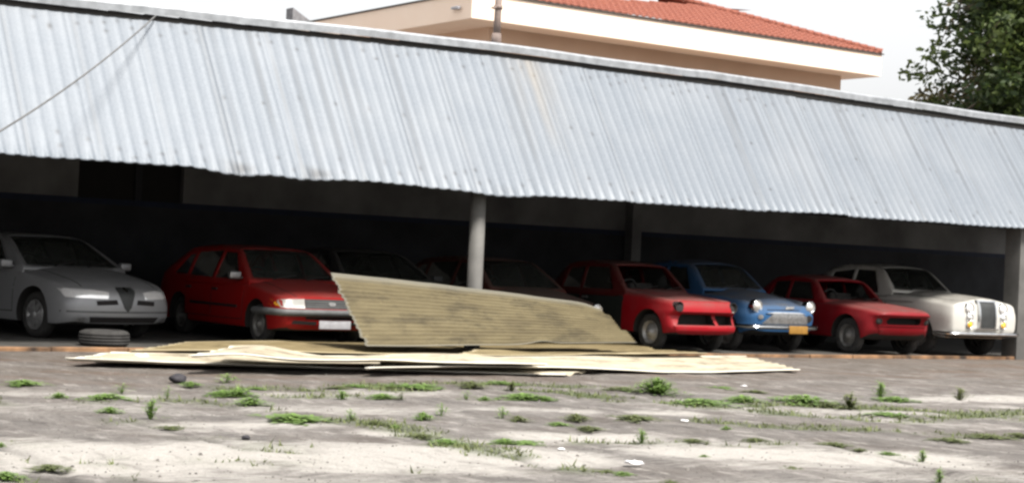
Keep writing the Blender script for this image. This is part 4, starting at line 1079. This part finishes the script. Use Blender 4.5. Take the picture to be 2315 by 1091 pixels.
def leaves_obj(name, centers, nper, size, mat, seed, parent, droop=.3):
    r = np.random.default_rng(seed); V = []; Fc = []; T = []
    for (cx, cy, cz, rad, tint) in centers:
        n = int(nper*rad**2)
        d = r.normal(size=(n, 3)); d /= np.linalg.norm(d, axis=1)[:, None]; rr = rad*r.random(n)**.45
        c = np.array([cx, cy, cz])+d*rr[:, None]*np.array([1.15, 1.15, .7])
        a = r.normal(size=(n, 3)); a[:, 2] = a[:, 2]*.5-droop; a /= np.linalg.norm(a, axis=1)[:, None]
        b = np.cross(a, r.normal(size=(n, 3))); b /= np.linalg.norm(b, axis=1)[:, None]
        s = size*(.6+.8*r.random(n))[:, None]
        k = len(V)*0
        quad = np.stack([c, c+a*s*.5+b*s*.28, c+a*s, c+a*s*.5-b*s*.28], 1)
        V.append(quad.reshape(-1, 3)); T.append(np.repeat(np.clip(tint+r.normal(size=n)*.22, 0, 1), 4))
    V = np.concatenate(V); T = np.concatenate(T); F_ = np.arange(len(V)).reshape(-1, 4)
    me = bpy.data.meshes.new(name); me.from_pydata(V.tolist(), [], F_.tolist())
    at_ = me.attributes.new('tint', 'FLOAT', 'POINT'); at_.data.foreach_set('value', T.astype(np.float32)); me.materials.append(mat)
    o = bpy.data.objects.new(name, me); COL.objects.link(o); o.parent = parent; return o
def tree(label, base, height, spread, crown_lo, seed, mat, nper, nlimb, leaf=.16):
    root = thing('tree', label, 'tree', base); r = random.Random(seed)
    bm = bmesh.new(); tips = []
    tr_ = [(0, 0, -.1), (.1, .05, height*.25), (-.05, .1, height*.5), (.1, 0, height*.75), (0, 0, height*.97)]
    tube(bm, tr_, [.28, .22, .17, .10, .03], 10)
    for k in range(nlimb):
        z0 = crown_lo*.75+(height*.93-crown_lo*.75)*(k+.5)/nlimb; a = k*2.399+r.uniform(-.3, .3)
        f = (z0-crown_lo*.7)/(height-crown_lo*.7); L = spread*(1.0-.75*max(f, 0)**1.6)*r.uniform(.75, 1.1)
        pts = [Vector((0, 0, z0))]
        for j in range(1, 5): pts.append(Vector((math.cos(a+r.uniform(-.15, .15))*L*j/4, math.sin(a+r.uniform(-.15, .15))*L*j/4, z0+L*.30*(j/4)**.8-L*.16*(j/4)**2)))
        tube(bm, pts, [.075, .055, .04, .028, .012], 6)
        for j in (2, 3, 4):
            for q in range(4):
                c = pts[j]+Vector((r.gauss(0, .5), r.gauss(0, .5), r.gauss(0, .38))); tips.append((c.x, c.y, c.z, r.uniform(.32, .72)*(1.0 if j < 4 else .8), r.uniform(.2, .75)))
                tube(bm, [pts[j], pts[j].lerp(c, .6)+Vector((0, 0, .1)), c], [.02, .014, .006], 5)
    link_bm('trunk', bm, M['bark'], root, 60)
    leaves_obj('crown', tips, nper, leaf, mat, seed, root)
    return root
tb = at(2290, 120, 2, 7.4)
def tree_base(px, depth):
    d = fwd*FPX+camR*(px-PW/2)-camU*(500-PH/2); p = CAM+d*(depth/d.dot(fwd)); return (p.x, p.y, 0)
tree('dark green leafy tree rising above the right end of the shed roof', tree_base(2398, 38), 11.5, 2.9, 4.2, 11, M['leaf'], 560, 44)
tree('olive brown tree behind the green one at the right edge', tree_base(2420, 43), 12.5, 3.3, 4.5, 5, M['leaf_brown'], 520, 38)

# ---- weeds
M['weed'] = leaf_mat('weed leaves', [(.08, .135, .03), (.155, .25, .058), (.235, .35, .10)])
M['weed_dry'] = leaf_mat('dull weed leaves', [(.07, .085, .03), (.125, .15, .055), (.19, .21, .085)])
def weed_mesh(kind, seed):
    r = random.Random(seed); V, F_, T = [], [], []
    nb = dict(low=210, tall=120, thin=46, flat=150, big=420)[kind]
    for k in range(nb):
        a = r.uniform(0, 2*math.pi); rad = abs(r.gauss(0, .30)) if kind != 'tall' else abs(r.gauss(0, .2))
        # a few lobes so that the outline is uneven
        lobe = .55+.45*math.sin(a*3+seed)+.25*math.sin(a*5+seed*2)
        rad = min(rad*(.5+lobe*.6), .62)
        x, y = math.cos(a)*rad, math.sin(a)*rad
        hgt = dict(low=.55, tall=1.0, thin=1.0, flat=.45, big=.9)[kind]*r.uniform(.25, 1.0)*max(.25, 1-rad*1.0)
        L = (r.uniform(.13, .30) if kind != 'thin' else r.uniform(.2, .4))*(.6 if kind == 'big' else 1); w = L*r.uniform(.10, .22)
        th = a+r.gauss(0, .8); out = Vector((math.cos(th), math.sin(th), 0)); side = Vector((-math.sin(th), math.cos(th), 0))
        z0 = max(0, hgt-L*.5); b = Vector((x, y, z0)); up = Vector((0, 0, 1)); el = r.uniform(.1, 1.1)
        m1 = b+(out*math.cos(el)+up*math.sin(el))*L*.55; tip = b+(out*math.cos(el*.3)+up*math.sin(el*.3)*.9)*L
        i = len(V); V += [b-side*w*.2, b+side*w*.2, m1+side*w, m1-side*w, tip]; F_ += [(i, i+1, i+2, i+3), (i+3, i+2, i+4)]
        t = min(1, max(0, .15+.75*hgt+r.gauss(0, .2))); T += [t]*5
        if True:
            i = len(V); V += [Vector((x*.12, y*.12, -.03))-side*.009, Vector((x*.12, y*.12, -.03))+side*.009, b+side*.008, b-side*.008]; F_.append((i, i+1, i+2, i+3)); T += [.2]*4
    me = bpy.data.meshes.new('weed_'+kind); me.from_pydata([tuple(v) for v in V], [], F_)
    a = me.attributes.new('tint', 'FLOAT', 'POINT'); a.data.foreach_set('value', T); return me
WM = {}
def weed_for(kind, variant, dry):
    key = (kind, variant, dry)
    if key not in WM:
        me = weed_mesh(kind, 100+variant*7+hash_kind[kind]); me.materials.append(M['weed_dry'] if dry else M['weed']); WM[key] = me
    return WM[key]
hash_kind = dict(low=1, tall=2, thin=3, flat=4, big=5)
# base pixel, width and height in photo pixels, kind ('d' marks dull ones)
WEEDS = [(52, 870, 62, 18, 'low'), (133, 899, 28, 20, 'low'), (242, 902, 66, 20, 'low'), (275, 888, 26, 20, 'thin'), (249, 932, 36, 20, 'low'), (340, 947, 36, 46, 'tall'), (378, 900, 18, 26, 'thin'), (387, 968, 48, 9, 'flatd'),
    (430, 872, 38, 16, 'low'), (505, 894, 50, 20, 'low'), (541, 895, 50, 30, 'low'), (567, 914, 52, 26, 'low'), (580, 880, 32, 12, 'flat'), (512, 864, 34, 20, 'thin'), (660, 950, 105, 22, 'low'), (772, 904, 28, 26, 'tall'), (791, 950, 20, 26, 'thin'),
    (114, 1060, 56, 16, 'lowd'), (14, 1082, 54, 26, 'low'), (3, 1010, 14, 18, 'low'), (866, 899, 46, 16, 'low'), (907, 902, 16, 20, 'thind'), (766, 877, 44, 10, 'flatd'), (807, 873, 42, 8, 'flat'), (942, 874, 90, 11, 'flat'), (1063, 876, 50, 22, 'lowd'),
    (1132, 866, 60, 9, 'flat'), (1054, 904, 20, 20, 'thin'), (1096, 905, 24, 16, 'low'), (1156, 884, 26, 24, 'talld'), (1185, 902, 72, 22, 'low'), (1229, 903, 36, 14, 'low'), (1485, 890, 80, 34, 'big'), (1408, 880, 64, 10, 'flatd'), (997, 940, 20, 30, 'thin'),
    (955, 949, 36, 28, 'low'), (848, 962, 42, 20, 'lowd'), (892, 968, 20, 14, 'low'), (956, 988, 42, 14, 'lowd'), (1008, 1003, 52, 18, 'low'), (1135, 945, 22, 26, 'thin'), (1170, 953, 36, 22, 'lowd'), (1260, 961, 38, 12, 'low'), (1301, 950, 46, 24, 'lowd'),
    (1329, 971, 48, 14, 'lowd'), (1432, 949, 74, 18, 'lowd'), (1450, 1000, 26, 34, 'tall'), (1142, 1002, 44, 18, 'low'), (1184, 1003, 66, 8, 'flat'), (1106, 1024, 26, 9, 'flatd'), (1410, 1075, 34, 16, 'low'), (1370, 1068, 40, 14, 'flatd'),
    (1588, 914, 84, 20, 'low'), (1680, 908, 60, 24, 'low'), (1632, 878, 50, 10, 'flat'), (1707, 886, 42, 10, 'flatd'), (1817, 910, 84, 28, 'low'), (1859, 915, 52, 14, 'lowd'), (1922, 924, 58, 38, 'talld'), (1990, 899, 30, 42, 'tall'), (2025, 906, 60, 16, 'low'),
    (2169, 906, 34, 36, 'talld'), (2007, 937, 72, 9, 'flat'), (1641, 971, 20, 14, 'low'), (1567, 998, 40, 10, 'lowd'), (1708, 996, 36, 11, 'lowd'), (1887, 1008, 46, 15, 'lowd'), (1944, 1018, 30, 10, 'flatd'), (2007, 1027, 30, 11, 'low'), (2086, 1042, 28, 28, 'tall'),
    (2124, 1090, 28, 34, 'tall'), (1592, 1034, 18, 12, 'low'), (1792, 1061, 50, 6, 'flatd'), (2240, 988, 72, 11, 'flatd'), (2148, 995, 58, 9, 'flatd'), (2303, 985, 40, 12, 'lowd'), (1515, 1092, 36, 10, 'flatd')]
rowdefs = [(885, 'in the row nearest the sheet pile'), (912, 'in the second row from the sheet pile'), (940, 'in the third row from the sheet pile'), (975, 'in the middle rows of the yard'), (1012, 'in the row along the pale worn patches'), (2000, 'in the row nearest the camera')]
ords = ['leftmost', 'second', 'third', 'fourth', 'fifth', 'sixth', 'seventh', 'eighth', 'ninth', 'tenth', 'eleventh', 'twelfth', 'thirteenth', 'fourteenth', 'fifteenth', 'sixteenth', 'seventeenth', 'eighteenth', 'nineteenth', 'twentieth']
look = dict(low='leafy green', lowd='dull green', tall='tall green', talld='tall dull', thin='thin upright', thind='thin dull', flat='flat creeping', flatd='flat dull', big='big bushy')
rowof = {}
for w in WEEDS:
    k = next(i for i, (lim, _) in enumerate(rowdefs) if w[1] < lim); rowof.setdefault(k, []).append(w)
WEED1 = None
for k, ws in rowof.items():
    for j, (px, py, w, hh, kind) in enumerate(sorted(ws)):
        dry = kind.endswith('d') and kind != 'd'; kd = kind[:-1] if dry else kind
        p = at(px, py, 2, -.01); dist = (p-CAM).dot(fwd); mpp = dist/FPX
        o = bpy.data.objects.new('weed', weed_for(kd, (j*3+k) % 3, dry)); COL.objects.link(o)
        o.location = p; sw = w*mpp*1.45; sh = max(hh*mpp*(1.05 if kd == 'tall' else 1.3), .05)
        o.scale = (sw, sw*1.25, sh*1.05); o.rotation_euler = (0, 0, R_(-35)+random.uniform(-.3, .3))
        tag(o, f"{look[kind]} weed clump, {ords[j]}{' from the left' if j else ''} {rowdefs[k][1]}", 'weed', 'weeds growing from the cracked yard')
        if kd == 'big': WEED1 = (o, p)
# yellow flower heads beside the big clump
bm = bmesh.new(); q = at(1545, 887, 2, .1)-WEED1[1]
M['yellow'] = plain('yellow petals', (.75, .55, .05), .6)
# sparse sprouts along the cracks: too fine to count
def sprouts():
    V, F_, T = [], [], []; r = random.Random(4); n = 0
    ii, jj = np.where((moss > .12)); order = list(range(len(ii))); r.shuffle(order)
    for q in order[:6500]:
        x, y = gx[ii[q]]+r.uniform(-.05, .05), gy[jj[q]]+r.uniform(-.05, .05)
        if y > -.5 or r.random() > moss[ii[q], jj[q]]*1.3: continue
        z = GZ[ii[q], jj[q]]-.01
        for b in range(r.randint(2, 5)):
            a = r.uniform(0, 6.28); L = r.uniform(.02, .065); w = L*.16
            o = Vector((math.cos(a), math.sin(a), 0)); s = Vector((-o.y, o.x, 0)); B = Vector((x+r.gauss(0, .02), y+r.gauss(0, .02), z))
            i = len(V); V += [B-s*w, B+s*w, B+o*L*.7+Vector((0, 0, L*r.uniform(.3, 1)))]; F_.append((i, i+1, i+2)); T += [min(1, max(0, r.gauss(.4, .25)))]*3
    me = bpy.data.meshes.new('grass'); me.from_pydata([tuple(v) for v in V], [], F_)
    a = me.attributes.new('tint', 'FLOAT', 'POINT'); a.data.foreach_set('value', T); me.materials.append(M['weed_dry'])
    o = bpy.data.objects.new('grass', me); COL.objects.link(o); tag(o, 'fine sparse grass sprouting along the cracks of the yard', 'grass', kind='stuff')
sprouts()
# loose grit on the yard
def grit():
    V, F_ = [], []; r = random.Random(9)
    for k in range(2600):
        px, py = r.uniform(-20, 2335), 835+r.random()**1.6*270
        p = at(px, py, 2, 0)
        if p.y > -.3: continue
        s = r.uniform(.003, .010)*(1 if r.random() < .93 else 1.9); a = r.uniform(0, 6.28)
        i = len(V)
        pts = [(math.cos(a+k2*1.571)*s*r.uniform(.7, 1.3), math.sin(a+k2*1.571)*s*r.uniform(.7, 1.3)) for k2 in range(4)]
        ix = min(max(int((p.x-gx[0])/.06), 0), len(gx)-1); iy = min(max(int((p.y-gy[0])/.06), 0), len(gy)-1); z = GZ[ix, iy]-.008
        V += [(p.x+x, p.y+y, z) for x, y in pts]+[(p.x+x*.5, p.y+y*.5, z+s*.9) for x, y in pts]
        F_ += [(i+4, i+5, i+6, i+7)]+[(i+q, i+(q+1) % 4, i+4+(q+1) % 4, i+4+q) for q in range(4)]
    me = bpy.data.meshes.new('gravel'); me.from_pydata(V, [], F_); me.materials.append(plain('grit', (.12, .11, .10), .9, vary=.6, scale=3))
    o = bpy.data.objects.new('gravel', me); COL.objects.link(o); tag(o, 'loose grit scattered over the worn yard', 'gravel', kind='stuff')
grit()

# ------------------------------------------------------------------ light
SUN_EL, SUN_AZ = R_(58), R_(-84)   # azimuth of the direction to the sun, from +X towards +Y
W = bpy.data.worlds.new('World'); SC.world = W; W.use_nodes = True; nt = W.node_tree
bg = nt.nodes['Background']; sky = nt.nodes.new('ShaderNodeTexSky'); sky.sky_type = 'NISHITA'; sky.sun_disc = False
sky.sun_elevation = SUN_EL; sky.sun_rotation = R_(90)-SUN_AZ; sky.dust_density = 7; sky.air_density = 1.0
hs = nt.nodes.new('ShaderNodeHueSaturation'); hs.inputs['Saturation'].default_value = .22   # overcast: almost no blue left
gm = nt.nodes.new('ShaderNodeGamma'); gm.inputs[1].default_value = .35   # cloud cover evens the sky out
nt.links.new(sky.outputs[0], hs.inputs['Color']); nt.links.new(hs.outputs[0], gm.inputs[0]); nt.links.new(gm.outputs[0], bg.inputs[0]); bg.inputs[1].default_value = .15
sd = bpy.data.lights.new('sun', 'SUN'); sd.energy = 1.7; sd.angle = R_(13); sd.color = (1, .95, .88)
so = bpy.data.objects.new('sun', sd); COL.objects.link(so)
dv = Vector((math.cos(SUN_EL)*math.cos(SUN_AZ), math.cos(SUN_EL)*math.sin(SUN_AZ), math.sin(SUN_EL)))
so.rotation_euler = dv.to_track_quat('Z', 'Y').to_euler(); so.location = (0, -10, 30)
vs_ = SC.view_settings; vs_.view_transform = 'Standard'; vs_.look = 'None'; vs_.exposure = 2.36; vs_.gamma = 1
SC.cycles.filter_width = 2.7
SC.cycles.max_bounces = 8; SC.cycles.transparent_max_bounces = 12
